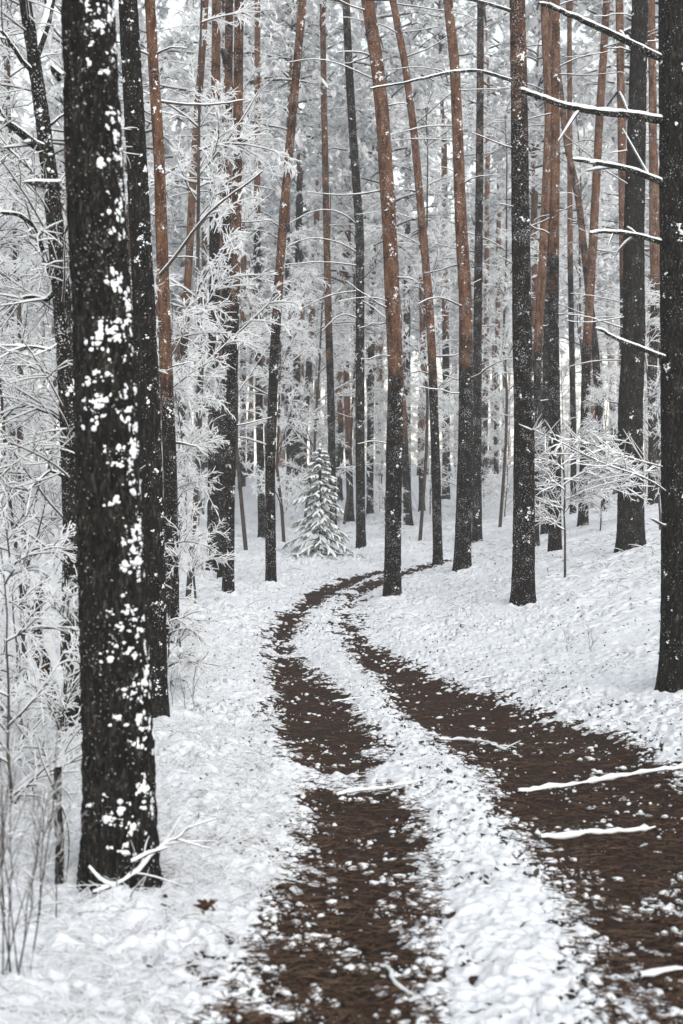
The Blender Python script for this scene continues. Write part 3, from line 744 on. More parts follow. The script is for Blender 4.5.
# ------------------------------------------------------------------ frosted broad-leaved trees: stem plus thousands of snow-coated twigs
def frost_mesh(seed, H, r0, n1, L1, n2, n3, t0=0.15, rise=0.25, droop=0.25, coat=0.007, l2=(0.25, 0.8), l3=(0.05, 0.22), lean=0.1, n4=0):
    rng = np.random.RandomState(seed)
    st = np.zeros((10, 3)); st[:, 2] = np.linspace(-0.25, H, 10)
    st[:, :2] = np.cumsum(rng.randn(10, 2) * 0.022 * H / 4, 0) + np.linspace(0, 1, 10)[:, None] * rng.randn(2) * lean * H
    st[:, :2] -= np.array([np.interp(0, st[:, 2], st[:, k]) for k in (0, 1)])
    tr_ = Acc(); snowy_tubes(tr_, st, np.linspace(r0, r0 * 0.25, 10), r0 * 0.12, 8, 6, 0, 1, rng=rng)
    a = Acc()
    B, _, _ = twigs(st[None], n1, L1 * 0.6, L1 * 1.2, t0, 1.0, 1.0, rng, 6, rise, droop)
    ln = np.linalg.norm(B[:, -1] - B[:, 0], axis=1)[:, None]
    snowy_tubes(a, B, np.linspace(1, 0.3, 6)[None] * (0.004 + 0.0075 * ln), coat * 1.5, 4, 4, 0, 1, rng=rng)
    S, _, _ = twigs(B, n2, l2[0], l2[1], 0.12, 1.0, 0.75, rng, 5, 0.1, droop)
    snowy_tubes(a, S, np.tile(np.linspace(0.0055, 0.003, 5), (len(S), 1)), coat * 1.25, 3, 4, 0, 1, rng=rng)
    Q, _, _ = twigs(S, n3, l3[0], l3[1], 0.1, 1.0, 0.7, rng, 4, 0.1, 0.15)
    add_tubes(a, Q, rng.uniform(0.6, 1.1, (len(Q), 1)) * coat * np.array([[.8, 1, .9, .5]]), 4, 1)
    if n4:
        Q2, _, _ = twigs(Q, n4, l3[0] * 0.5, l3[1] * 0.6, 0.2, 1.0, 0.7, rng, 3, 0.1, 0.1)
        add_tubes(a, Q2, rng.uniform(0.6, 1.1, (len(Q2), 1)) * coat * 0.8 * np.array([[.8, 1, .5]]), 3, 1)
    return tr_.mesh('frosted_stem', [M_twig, M_frost]), a.mesh('frosted_twigs', [M_twig, M_frost], False)
FT = {'tall': [frost_mesh(300, 10.0, 0.042, 34, 1.9, 8, 9, 0.22, lean=0.03, coat=0.0095, n4=2), frost_mesh(301, 9.0, 0.038, 32, 1.7, 8, 9, 0.15, lean=0.03, coat=0.0095, n4=2), frost_mesh(302, 8.0, 0.038, 34, 1.8, 8, 9, 0.1, lean=0.03, coat=0.0095, n4=2)],
      'mid': [frost_mesh(310, 4.5, 0.022, 26, 1.1, 9, 9, 0.12, coat=0.0065, l2=(0.2, 0.55)), frost_mesh(311, 3.8, 0.02, 24, 1.0, 9, 9, 0.12, coat=0.0065, l2=(0.2, 0.5)), frost_mesh(312, 5.2, 0.024, 28, 1.25, 9, 9, 0.15, coat=0.0065, l2=(0.25, 0.6))],
      'fine': [frost_mesh(330 + i, 8.5, 0.05, 44, 1.5, 9, 6, 0.1, coat=0.0066, n4=2) for i in range(2)],
      'mfine': [frost_mesh(340 + i, 4.2, 0.026, 28, 0.9, 9, 6, 0.08, coat=0.006, l2=(0.2, 0.5), n4=2) for i in range(2)],
      'bush': [frost_mesh(320, 1.6, 0.012, 18, 0.7, 7, 5, 0.05, coat=0.0052, l2=(0.15, 0.4), l3=(0.06, 0.2), n4=2), frost_mesh(321, 1.2, 0.01, 16, 0.6, 7, 5, 0.05, coat=0.0052, l2=(0.15, 0.35), l3=(0.06, 0.18), n4=2)]}
frng = np.random.RandomState(77)
def frost_tree(kind, px, py, d, label, cat, name, group=None, sc=1.0, v=None, ground=True, rot=None):
    q = P(px, py, d); z = float(ground_z(q[0], q[1]))
    o = root(name, (q[0], q[1], z), label, cat, group)
    m1, m2 = FT[kind][frng.randint(len(FT[kind])) if v is None else v]
    part('trunk', m1, o); part('crown', m2, o)
    o.rotation_euler = (0, 0, frng.uniform(0, 6.28) if rot is None else rot); o.scale = (sc, sc, sc)
    return o
for a_ in [
    ('fine', -38, 720, 12.0, 'tall frosted broadleaf tree at the left edge, nearest of the white twiggy trees'),
    ('fine', -40, 640, 15.0, 'frosted broadleaf tree mostly beyond the left edge, twigs crossing into the upper corner'),
    ('fine', 26, 640, 18.0, 'frosted tree behind the crooked dark tree, filling the left edge with white twigs'),
    ('tall', 188, 600, 23.0, 'tall white-twigged tree rising behind the black speckled trunk', 1.3),
    ('tall', 246, 560, 35.0, 'frosted tree whose white twigs spread between the close trio and the leaning pine', 1.3),
    ('tall', 284, 545, 38.0, 'white feathery tree rising behind the lone slender leaning pine', 1.3),
    ('tall', 344, 528, 47.0, 'white feathery tree rising straight behind the little spruce', 1.3),
    ('tall', 304, 545, 45.0, 'airy white-twigged tree reaching high behind the left side of the little spruce', 1.35),
    ('tall', 420, 545, 39.0, 'white-twigged tree filling the gap between the bend pine and the slim leaning pine', 1.35),
    ('tall', 500, 540, 41.0, 'white-twigged tree filling the gap left of the stout dark brown pine', 1.35),
    ('tall', 592, 530, 44.0, 'white-twigged tree behind the right slope, between the curving orange pine and the big dark tree', 1.3),
    ('mid', 178, 640, 19.0, 'young frosted tree whose white twigs overhang the orange pine with dark foot'),
    ('mid', 196, 620, 22.0, 'young frosted tree with white twigs in front of the leftmost trunk of the trio'),
    ('mfine', 28, 690, 12.5, 'young frosted tree in the left thicket, behind the leaning broken trunk'),
    ('mfine', 62, 680, 14.0, 'young frosted tree in the left thicket, seen just left of the thickest trunk'),
    ('mfine', -8, 760, 10.0, 'young frosted tree low at the left edge, behind the dark upright stems'),
    ('bush', 24, 745, 10.4, 'low frosted bush in the left thicket by the stub of the crooked tree'),
    ('bush', 52, 770, 9.6, 'low frosted bush close left of the thickest trunk'),
    ('bush', 12, 815, 8.6, 'low frosted bush at the left edge behind the dark upright stems'),
    ('bush', 165, 700, 14.5, 'low frosted bush at the foot of the black speckled trunk'),
    ('bush', 395, 560, 40.0, 'hazy white bush behind the bend of the path'),
    ('mid', 430, 520, 50.0, 'frosted young tree with hanging white twigs left of the straight orange pine'),
    ('mid', 505, 525, 45.0, 'frosted young tree behind the stout dark brown pine'),
    ('mid', 385, 530, 46.0, 'frosted young tree between the drooping-branch pine and the bend pine'),
    ('mid', 600, 530, 33.0, 'frosted young tree behind the snowy sapling on the right bank'),
    ('mid', 660, 540, 29.0, 'frosted young tree between the big slope tree and the edge tree'),
]:
    kind, px, py, d, lab = a_[:5]
    frost_tree(kind, px, py, d, lab, 'bush' if kind == 'bush' else 'young tree' if kind in ('mid', 'mfine') else 'broadleaf tree', 'frosted_bush' if kind == 'bush' else 'frosted_tree', sc=a_[5] if len(a_) > 5 else 1.0)

# the snowy sapling on the right bank
def sapling():
    rng = np.random.RandomState(51)
    d = 19.5
    b = hit(565, 581); d = b[1]
    o = root('sapling', b, 'slender bare sapling with snow-thick spreading twigs on the right bank', 'sapling')
    L = lambda rows, dd=0.0: np.array([P(x, y, d + dd * i) for i, (x, y) in enumerate(rows)]) - b
    a = Acc(); st = L([(565, 588), (565, 560), (565, 535), (564, 512), (565, 490), (563, 465), (560, 440)])
    snowy_tubes(a, st, np.linspace(0.022, 0.006, 7), 0.004, 8, 5, 0, 1, rng=rng)
    part('trunk', a.mesh('sapling_trunk', [M_twig, M_lump]), o)
    c = Acc()
    arms = [[(564, 530), (550, 522), (538, 514), (530, 510)], [(564, 512), (556, 500), (548, 488), (540, 470)], [(565, 512), (573, 502), (585, 488), (600, 478)], [(564, 490), (550, 478), (540, 462), (533, 444)],
            [(564, 485), (580, 474), (600, 468), (622, 462)], [(563, 465), (575, 455), (590, 450), (612, 452)], [(563, 470), (552, 460), (545, 448), (538, 436)], [(562, 455), (570, 444), (582, 438), (598, 436)],
            [(565, 500), (585, 492), (605, 490), (632, 486)], [(564, 480), (590, 478), (615, 476), (640, 478)]]
    A = np.array([L(r, rng.uniform(-0.2, 0.2)) for r in arms])
    snowy_tubes(c, A, np.tile(np.linspace(0.010, 0.005, 4), (len(A), 1)), 0.015, 4, 5, 0, 1, rng=rng)
    S, _, _ = twigs(A, 20, 0.2, 0.6, 0.1, 1.0, 0.7, rng, 5, 0.05, 0.05)
    snowy_tubes(c, S, np.tile(np.linspace(0.005, 0.003, 5), (len(S), 1)), 0.012, 3, 5, 0, 1, rng=rng)
    Q, _, _ = twigs(S, 7, 0.08, 0.26, 0.2, 1.0, 0.7, rng, 4, 0.1, 0.05)
    snowy_tubes(c, Q, np.tile(np.linspace(0.003, 0.002, 4), (len(Q), 1)), 0.010, 3, 4, 0, 1, rng=rng)
    part('crown', c.mesh('sapling_crown', [M_twig, M_lump]), o)
sapling()

# ------------------------------------------------------------------ the crooked dark tree on the left
def crooked():
    rng = np.random.RandomState(61); d = 11.0
    b = P(73, 742, d); b[2] = float(ground_z(b[0], b[1]))
    o = root('crooked_tree', b, 'crooked dark lichen-grey tree forking near the top, left of the thickest trunk', 'broadleaf tree')
    L = lambda rows, dd=0.0: np.array([P(x, y, d + dd * i) for i, (x, y) in enumerate(rows)]) - b
    pts = L([(74, 775), (73, 740), (75, 610), (71, 475), (66, 357), (61, 290), (55, 222), (48, 162), (40, 101), (33, 52), (28, 20), (20, -30), (18, -120), (24, -200)])
    r0 = px2m(19, d) / 2
    me, p, t, r = trunk_mesh('crooked_trunk', pts, lambda t: np.interp(t, [0, 4, 6.5], [r0, r0 * 0.85, r0 * 0.45]), 40, 0.04, M_barkl, 0.009, lambda z: np.zeros_like(z), 3, 0.2)
    part('trunk', me, o)
    q = part('trunk_snow', snow_on_trunk(p, t, r, 260, 0.010, -0.5, 0.9, 0.1, 5.4, rng, [M_lump], 'crooked_snow'), o); q['kind'] = 'stuff'
    for rows, rr, tw in [([(46, 150), (36, 146), (26, 138), (12, 126), (-8, 118)], 0.040, 6), ([(34, 56), (44, 30), (50, 5), (54, -30), (60, -80)], 0.050, 8), ([(62, 300), (48, 272), (40, 240), (32, 215), (18, 205), (-6, 208)], 0.026, 10),
                         ([(60, 285), (48, 300), (30, 296), (8, 304)], 0.022, 8), ([(52, 200), (40, 178), (22, 160), (2, 142)], 0.016, 8), ([(36, 75), (22, 62), (8, 40), (-5, 20)], 0.020, 8),
                         ([(70, 430), (55, 415), (30, 405), (5, 408)], 0.014, 10), ([(72, 480), (50, 470), (28, 490), (4, 486)], 0.013, 10), ([(74, 560), (55, 545), (30, 550), (5, 570)], 0.012, 10), ([(58, 250), (70, 225), (82, 205)], 0.012, 5),
                         ([(44, 130), (60, 118), (78, 108)], 0.012, 6), ([(64, 340), (50, 350), (28, 345), (4, 350)], 0.012, 10)]:
        branch_obj(o, 'branch', L(rows, rng.uniform(-0.15, 0.2)), rr, 0.018, rng, None, barkm=M_barkl, twig=tw)
    B = np.array([np.array([np.interp(np.linspace(0, 1, 8), np.linspace(0, 1, len(p)), p[:, k]) for k in range(3)]).T])
    c = Acc()
    A, _, _ = twigs(B, 44, 0.7, 1.5, 0.15, 1.0, 1.1, rng, 6, 0.05, 0.1)
    A = A[A[:, -1, 0] < A[:, 0, 0] + 0.3]
    snowy_tubes(c, A, np.tile(np.linspace(0.009, 0.004, 6), (len(A), 1)), 0.009, 4, 4, 0, 1, rng=rng)
    S, _, _ = twigs(A, 7, 0.2, 0.6, 0.15, 1.0, 0.8, rng, 5, 0.05, 0.1)
    snowy_tubes(c, S, np.tile(np.linspace(0.004, 0.0025, 5), (len(S), 1)), 0.007, 3, 4, 0, 1, rng=rng)
    Q, _, _ = twigs(S, 5, 0.08, 0.25, 0.15, 1.0, 0.8, rng, 4, 0.05, 0.1)
    snowy_tubes(c, Q, np.tile(np.linspace(0.0025, 0.0015, 4), (len(Q), 1)), 0.006, 3, 4, 0, 1, rng=rng)
    part('crown', c.mesh('crooked_crown', [M_twig, M_frost]), o)
    # the leaning broken trunk beside it
    d = 11.6
    b = P(66, 735, d); b[2] = float(ground_z(b[0], b[1]))
    o = root('broken_trunk', b, 'broken leaning trunk, reddish rotten wood, snow on its upper side, left of thickest trunk', 'dead tree')
    L2 = lambda rows: np.array([P(x, y, d) for x, y in rows]) - b
    pts = L2([(72, 760), (67, 728), (60, 695), (48, 665), (38, 642), (37, 620), (44, 596), (50, 575)])
    me, p, t, r = trunk_mesh('broken_stem', pts, lambda t: np.interp(t, [0, 0.9, 1.5], [0.065, 0.075, 0.06]), 32, 0.03, M_barkl, 0.012, lambda z: np.zeros_like(z), 9, 0.1)
    part('trunk', me, o)
    a = Acc()
    for k_ in range(22):
        u = 0.14 + 0.46 * k_ / 21; i = int(u * (len(p) - 1))
        q0 = p[i] + np.array([-0.03 + rng.randn() * 0.02, -0.066, rng.randn() * 0.02]); q1 = q0 + (p[i + 3] - p[i]) * rng.uniform(0.8, 1.8) + np.array([0, -0.012, 0])
        add_tubes(a, np.linspace(q0, q1, 5), np.array([.3, 1, 1.2, .8, .15]) * 0.016, 5)
    part('rotten_wood', a.mesh('rotten_wood', [M_rot]), o)
    a = Acc(); pp = p[4:-1]
    v = tube_verts((pp + np.array([0.05, -0.035, 0.035]))[None], (0.045 + 0.02 * fbm(np.arange(len(pp)) / 3.0, np.zeros(len(pp)), 2, 4))[None], 10)
    a.add(v, tube_faces(1, len(pp), 10)); q = part('snow_cover', a.mesh('log_snow', [M_lump]), o)
    # cut-off little stem nearby
    d = 7.4; b = hit(59, 892); b2 = b
    o = root('dead_stem', b2, 'short broken grey stem with a thin curving shoot, in front of the left thicket', 'dead stem')
    L3 = lambda rows: np.array([P(x, y, b2[1]) for x, y in rows]) - b2
    me, p, t, r = trunk_mesh('stem', L3([(59, 910), (59, 880), (60, 840), (57, 800), (58, 768)]), lambda t: 0.019 - 0.004 * t, 20, 0.02, M_barkl, 0.004, lambda z: np.zeros_like(z), 21, 0.1)
    part('trunk', me, o)
    branch_obj(o, 'branch', L3([(57, 796), (48, 775), (40, 752), (36, 735)]), 0.006, 0.005, rng, None)
    branch_obj(o, 'branch', L3([(58, 800), (66, 814), (70, 830), (71, 856), (71, 884)]), 0.006, 0.004, rng, None)
crooked()

# ------------------------------------------------------------------ the little spruce
def spruce():
    rng = np.random.RandomState(71)
    b = P(320, 557, 34.0); b[2] = float(ground_z(b[0], b[1]))
    o = root('spruce_tree', b, 'little snow-laden spruce left of the path bend, green showing under its boughs', 'spruce')
    H = 2.65
    a = Acc(); add_tubes(a, np.array([[0, 0, -0.2], [0.02, 0, 1.2], [0, 0, H]]), np.array([0.055, 0.035, 0.008]), 10, 0)
    part('trunk', a.mesh('spruce_trunk', [M_twig]), o)
    c = Acc(); nb = 84
    t = np.linspace(0.02, 0.97, nb); z = t * H
    az = np.arange(nb) * 2.39996 + rng.randn(nb) * 0.3
    Lb = (0.87 * (1 - t) ** 0.9 + 0.09) * rng.uniform(0.5, 1.18, nb)
    D = np.stack([np.cos(az), np.sin(az), 0 * az], -1)
    s = np.linspace(0, 1, 8)[None, :, None]
    B = np.stack([0 * z, 0 * z, z], -1)[:, None] + D[:, None] * Lb[:, None, None] * s
    B[:, :, 2] += Lb[:, None] * (0.10 * s[..., 0] - 0.75 * s[..., 0] ** 2 + 0.25 * s[..., 0] ** 4) * (1 - 0.8 * t[:, None])
    B[:, :, 2] = np.maximum(B[:, :, 2], 0.04)
    add_tubes(c, B, np.tile(np.linspace(0.012, 0.004, 8), (nb, 1)), 4, 0)
    # side twigs spread flat from each bough and hang a little
    per = 16; ix = np.repeat(np.arange(nb), per); u = rng.uniform(0.2, 1.0, len(ix)); k0 = np.minimum((u * 7).astype(int), 6); f = (u * 7 - k0)[:, None]
    p0 = B[ix, k0] * (1 - f) + B[ix, k0 + 1] * f; T = unit(B[ix, k0 + 1] - B[ix, k0]); N = np.cross(T, [0, 0, 1.0]); sg = np.where(rng.rand(len(ix)) < 0.5, -1, 1)[:, None]
    Dw = unit(T * 0.75 + N * sg * rng.uniform(0.5, 1.0, (len(ix), 1)) + np.array([0, 0, -0.25]))
    Lw = Lb[ix] * rng.uniform(0.18, 0.36, len(ix)) * (1.15 - 0.6 * u) + 0.05
    s4 = np.linspace(0, 1, 4)[None, :, None]
    S = p0[:, None] + Dw[:, None] * Lw[:, None, None] * s4 + np.array([0, 0, -0.25]) * Lw[:, None, None] * s4 ** 2
    S = np.concatenate([S, B[:, [1, 3, 5, 7]]])
    m = len(S); bl = 44; idx = np.repeat(np.arange(m), bl)
    u = rng.rand(len(idx)) * 2.99; i0 = u.astype(int); f = (u - i0)[:, None]
    oo = S[idx, i0] * (1 - f) + S[idx, i0 + 1] * f; T = unit(S[idx, i0 + 1] - S[idx, i0])
    dd = unit(T * 0.8 + unit(rng.randn(len(idx), 3)) * 0.6 + np.array([0, 0, -0.2]))
    ln = rng.uniform(0.03, 0.06, len(idx))[:, None]; wd = unit(np.cross(dd, rng.randn(len(idx), 3))) * 0.005
    c.add(np.stack([oo - wd, oo + wd, oo + dd * ln], 1), np.arange(len(idx) * 3).reshape(-1, 3), np.where(rng.rand(len(idx)) < 0.30, 2, 1))
    part('crown', c.mesh('spruce_crown', [M_twig, M_spruce, M_frostn], False), o)
    sn = Acc()
    def pads(q, rad):
        n_ = q.shape[1]
        v = tube_verts(q + np.array([0, 0, 0.022]), rad * (1 + 0.35 * (rng.rand(len(q), n_) * 2 - 1)), 7)
        v[..., 2] = (v[..., 2] - (q[:, :, None, 2] + 0.022)) * 0.45 + q[:, :, None, 2] + 0.026
        sn.add(v, tube_faces(len(q), n_, 7))
    pads(B[:, 2:], np.linspace(1.0, 0.35, 6)[None] * (0.016 + 0.036 * Lb[:, None]))
    sel = S[:-nb][rng.rand(m - nb) < 0.36]
    pads(sel, np.tile(np.array([[0.022, 0.030, 0.026, 0.010]]), (len(sel), 1)))
    add_blobs(sn, np.array([[0, 0, H + 0.02]]), np.array([[0.03, 0.03, 0.06]]), np.eye(3)[None], 0)
    part('snow_cover', sn.mesh('spruce_snow', [M_lump]), o)
spruce()

# ------------------------------------------------------------------ the wood behind: distant pines and frosted understorey
TRUNKS = []
for sdd in range(5):
    rng = np.random.RandomState(500 + sdd)
    n = 9; pts = np.zeros((n, 3)); pts[:, 2] = np.linspace(-0.4, 13, n); pts[:, :2] = np.cumsum(rng.randn(n, 2) * 0.05, 0); pts[:, :2] -= pts[0, :2]
    og = [3.0, 4.5, 8.5, 3.5, 5.5][sdd]
    me, p, t, r = trunk_mesh('distant_trunk', pts, lambda t: np.interp(t, [0, 13.4], [0.16, 0.10]), 14, 0.25, M_bark, 0.006, lambda z: sstep(og - 2, og + 2, z), sdd * 5 + 40, 0.3)
    TRUNKS.append((me, p[-1]))
taken = [BR[i][1][:2] for i in BR]
rng = np.random.RandomState(909)
n_far = 0; tries = 0
while n_far < 150 and tries < 20000:
    tries += 1
    y = math.sqrt(rng.uniform(42 ** 2, 125 ** 2)); x = rng.uniform(-0.30, 0.30) * y
    if abs(x - 0.09 * y) < 1.2 and y < 50: continue
    if any((x - a) ** 2 + (y - b) ** 2 < 2.3 ** 2 for a, b in taken): continue
    taken.append((x, y)); n_far += 1
    z = float(ground_z(x, y)); k = rng.randint(5); me, top = TRUNKS[k]
    o = root('distant_pine', (x, y, z), 'distant slim pine with snowy crown in the hazy wood far behind the path', 'pine tree', 'distant pines of the hazy far wood')
    s = rng.uniform(0.72, 1.12); o.scale = (s * rng.uniform(0.85, 1.15),) * 2 + (s,)
    o.rotation_euler = (rng.randn() * 0.02, rng.randn() * 0.025, rng.uniform(0, 6.28))
    part('trunk', me, o)
    c = part('crown', CROWNS[rng.randint(5)], o, loc=top - np.array([0, 0, rng.uniform(0.6, 3.8)])); c.rotation_euler = (0, 0, rng.uniform(0, 6.28))
n_f = 0; tries = 0
while n_f < 100 and tries < 9000:
    tries += 1
    y = math.sqrt(rng.uniform(38 ** 2, 90 ** 2)); x = rng.uniform(-0.28, 0.28) * y
    if any((x - a) ** 2 + (y - b) ** 2 < 1.1 ** 2 for a, b in taken): continue
    if y < 52 and -0.055 < x / y < 0.02: continue
    taken.append((x, y)); n_f += 1
    kd = 'mid' if rng.rand() < 0.78 else 'tall'
    m1, m2 = FT[kd][rng.randint(3)]
    o = root('frosted_tree', (x, y, float(ground_z(x, y))), 'small white-twigged young tree among the trunks of the far wood', 'young tree', 'frosted young trees of the far wood')
    s = rng.uniform(0.7, 1.2) * (0.95 if kd == 'tall' else 1); o.scale = (s, s, s); o.rotation_euler = (0, 0, rng.uniform(0, 6.28))
    part('trunk', m1, o); part('crown', m2, o)
# beyond: the wood as one mass
ca = [crown_arrays(700 + i, 10, 2.6, 26, 5, 3, 5).arrays() for i in range(3)]
acc = Acc(); rng = np.random.RandomState(31)
for i in range(95):
    y = rng.uniform(125, 215); x = rng.uniform(-0.33, 0.33) * y; z = float(ground_z(x, y)); s = rng.uniform(0.9, 1.35); h = rng.uniform(9, 13)
    add_tubes(acc, np.array([[x, y, z - 0.4], [x + rng.randn() * .2, y, z + h * .6], [x + rng.randn() * .3, y, z + h + 2]]), np.array([0.2, 0.16, 0.1]), 6, 2, rng.choice([0.0, 0.5, 1.0]))
    v, f, m = ca[i % 3]; an = rng.uniform(0, 6.28); c_, s_ = math.cos(an), math.sin(an)
    vv = v @ np.array([[c_, s_, 0], [-s_, c_, 0], [0, 0, 1]]) * np.array([s * 1.1, s * 1.1, s]) + np.array([x, y, z + h])
    n0 = acc.n
    acc.v.append(vv); acc.att.append(np.ones(len(vv))); acc.n += len(vv)
    for k in (3, 4):
        acc.f[k].append(f[k] + n0); acc.m[k].append(m[k])
o = bpy.data.objects.new('far_wood', acc.mesh('far_wood', [M_frost, M_frostn, M_bark, M_needle], False, 'upper')); COL.objects.link(o)
o['kind'] = 'stuff'; o['label'] = 'hazy mass of snowy forest closing the view behind all the trunks'; o['category'] = 'forest'

# ------------------------------------------------------------------ ground cover: frosted grass, berry stalks and litter poking through the snow
rng = np.random.RandomState(81)
def top_z(x, y):
    m = track_mask(x, y)
    return ground_z(x, y) - 0.04 - 0.05 * sstep(-0.1, 0.35, m) + snow_depth(x, y, m), m
def cover():
    a = Acc()
    def patch(n, dlo, dhi, xlo, xhi, lmin, lmax, rw, dark, lay):
        y = np.exp(rng.uniform(math.log(dlo), math.log(dhi), n)); x = rng.uniform(xlo, xhi, n) * y
        m = track_mask(x, y)
        den = fbm(x / 0.7, y / 0.7, 3, 90)
        ok = (m < -0.08) & (den + rng.rand(n) * 0.8 > 0.25)
        x, y = x[ok], y[ok]; z, m = top_z(x, y); k = len(x)
        az = rng.uniform(0, 6.28, k); ln = rng.uniform(lmin, lmax, k)
        D = np.stack([np.cos(az), np.sin(az), rng.uniform(0.3, 1.4, k) * lay], -1); D = unit(D)
        s = np.linspace(0, 1, 5)[None, :, None]
        q = np.stack([x, y, z - 0.012], -1)[:, None] + D[:, None] * ln[:, None, None] * s
        q[:, :, 2] -= (ln[:, None] * rng.uniform(0.2, 1.1, (k, 1)) * s[..., 0] ** 2) * lay
        q[:, :, :2] += (rng.randn(k, 1, 2) * 0.25) * ln[:, None, None] * s ** 2
        rr = rng.uniform(0.6, 1.3, (k, 1)) * rw * (1 + 0.35 * y[:, None] / 15) * np.array([[1, 1, .9, .8, .5]])
        dk = rng.rand(k) < dark
        add_tubes(a, q[dk], rr[dk] * 0.5, 3, 0)
        w = ~dk
        add_tubes(a, q[w] , rr[w] * 0.4, 3, 0)
        add_tubes(a, q[w] + np.array([0, 0, 0.8]) * rr[w][..., None], rr[w], 4, 1)
    patch(14000, 4.2, 9, -0.32, 0.02, 0.04, 0.20, 0.0019, 0.2, 1.0)
    patch(42000, 7, 20, -0.30, 0.02, 0.05, 0.24, 0.0018, 0.16, 1.0)
    patch(24000, 9, 24, 0.0, 0.30, 0.015, 0.07, 0.0024, 0.75, 0.55)
    patch(2500, 4.3, 12, -0.06, 0.20, 0.02, 0.09, 0.0022, 0.5, 0.7)
    patch(12000, 20, 55, -0.28, 0.28, 0.08, 0.35, 0.004, 0.3, 0.9)
    # dark berry leaf and moss blobs, also standing in for shade under leaf clumps
    n = 26000
    y = np.exp(rng.uniform(math.log(4.6), math.log(30), n)); x = rng.uniform(-0.26, 0.30, n) * y; m = track_mask(x, y)
    den = fbm(x / 0.6, y / 0.6, 3, 170) * 1.1 + np.exp(-np.maximum(-m, 0) / 0.35) * 0.45 + rng.rand(n) * 0.7 - 0.15 * (x < 0) - 0.40 * sstep(11.0, 6.0, y)
    ok = (m < -0.05) & (den > 0.62); x, y = x[ok], y[ok]; z, m = top_z(x, y); k = len(x)
    sc = 0.005 + 0.012 * rng.rand(k) ** 2
    add_blobs(a, np.stack([x, y, z + sc * 0.1], -1), np.stack([sc * rng.uniform(0.8, 2.2, k), sc, sc * 0.6], -1), rand_frames(k, rng), 2, ICO1, 0.4, rng)
    o = bpy.data.objects.new('undergrowth', a.mesh('undergrowth', [M_litter, M_lump, M_moss])); COL.objects.link(o)
    o['kind'] = 'stuff'; o['label'] = 'frosted grass and berry stalks poking through the snow beside the path'; o['category'] = 'undergrowth'
    # twigs, needles and crumbs of snow lying on the bare soil
    b = Acc(); n = 34000
    y = np.exp(rng.uniform(math.log(4.2), math.log(22), n)); x = rng.uniform(-0.2, 0.3, n) * y; m = track_mask(x, y); ok = m > -0.05
    x, y = x[ok], y[ok]; z = ground_z(x, y) - 0.04 - 0.05 * sstep(-0.1, 0.35, m[ok]); k = len(x)
    az = rng.uniform(0, 6.28, k); ln = rng.uniform(0.02, 0.11, k)
    s = np.linspace(-0.5, 0.5, 3)[None, :, None]
    q = np.stack([x, y, z + 0.012], -1)[:, None] + np.stack([np.cos(az), np.sin(az), rng.randn(k) * 0.12], -1)[:, None] * ln[:, None, None] * s
    w = rng.rand(k) < 0.0
    hf = rng.rand(k) < 0.72
    add_tubes(b, q[hf], np.full((int(hf.sum()), 3), 0.0022), 3, 0); add_tubes(b, q[~hf], np.full((int((~hf).sum()), 3), 0.0024), 3, 2)
    n = 60000
    y = np.exp(rng.uniform(math.log(4.3), math.log(26), n)); x = rng.uniform(-0.2, 0.3, n) * y; m = track_mask(x, y)
    den = fbm(x / 0.35, y / 0.35, 3, 140) * 1.3 + np.exp(-np.maximum(m, 0) / 0.12) * 0.75 + rng.rand(n) * 0.9
    ok = (m > -0.12) & (den > 0.97); x, y = x[ok], y[ok]; k = len(x); z = ground_z(x, y) - 0.04 - 0.05 * sstep(-0.1, 0.35, m[ok])
    sc = 0.004 + 0.018 * rng.rand(k) ** 4.0
    az = rng.uniform(0, 6.28, k); fr = np.stack([np.stack([np.cos(az), np.sin(az), 0 * az], -1), np.stack([-np.sin(az), np.cos(az), 0 * az], -1), np.broadcast_to([0, 0, 1.0], (k, 3))], 1)
    add_blobs(b, np.stack([x, y, z + sc * 0.25], -1), np.stack([sc * rng.uniform(1, 2.2, k), sc, sc * 0.75], -1), fr, 1, ICO1, 0.35, rng)
    o = bpy.data.objects.new('litter', b.mesh('litter', [M_litter, M_lump, M_fern])); COL.objects.link(o)
    o['kind'] = 'stuff'; o['label'] = 'small twigs, needles and snow crumbs strewn over the bare soil'; o['category'] = 'litter'
cover()

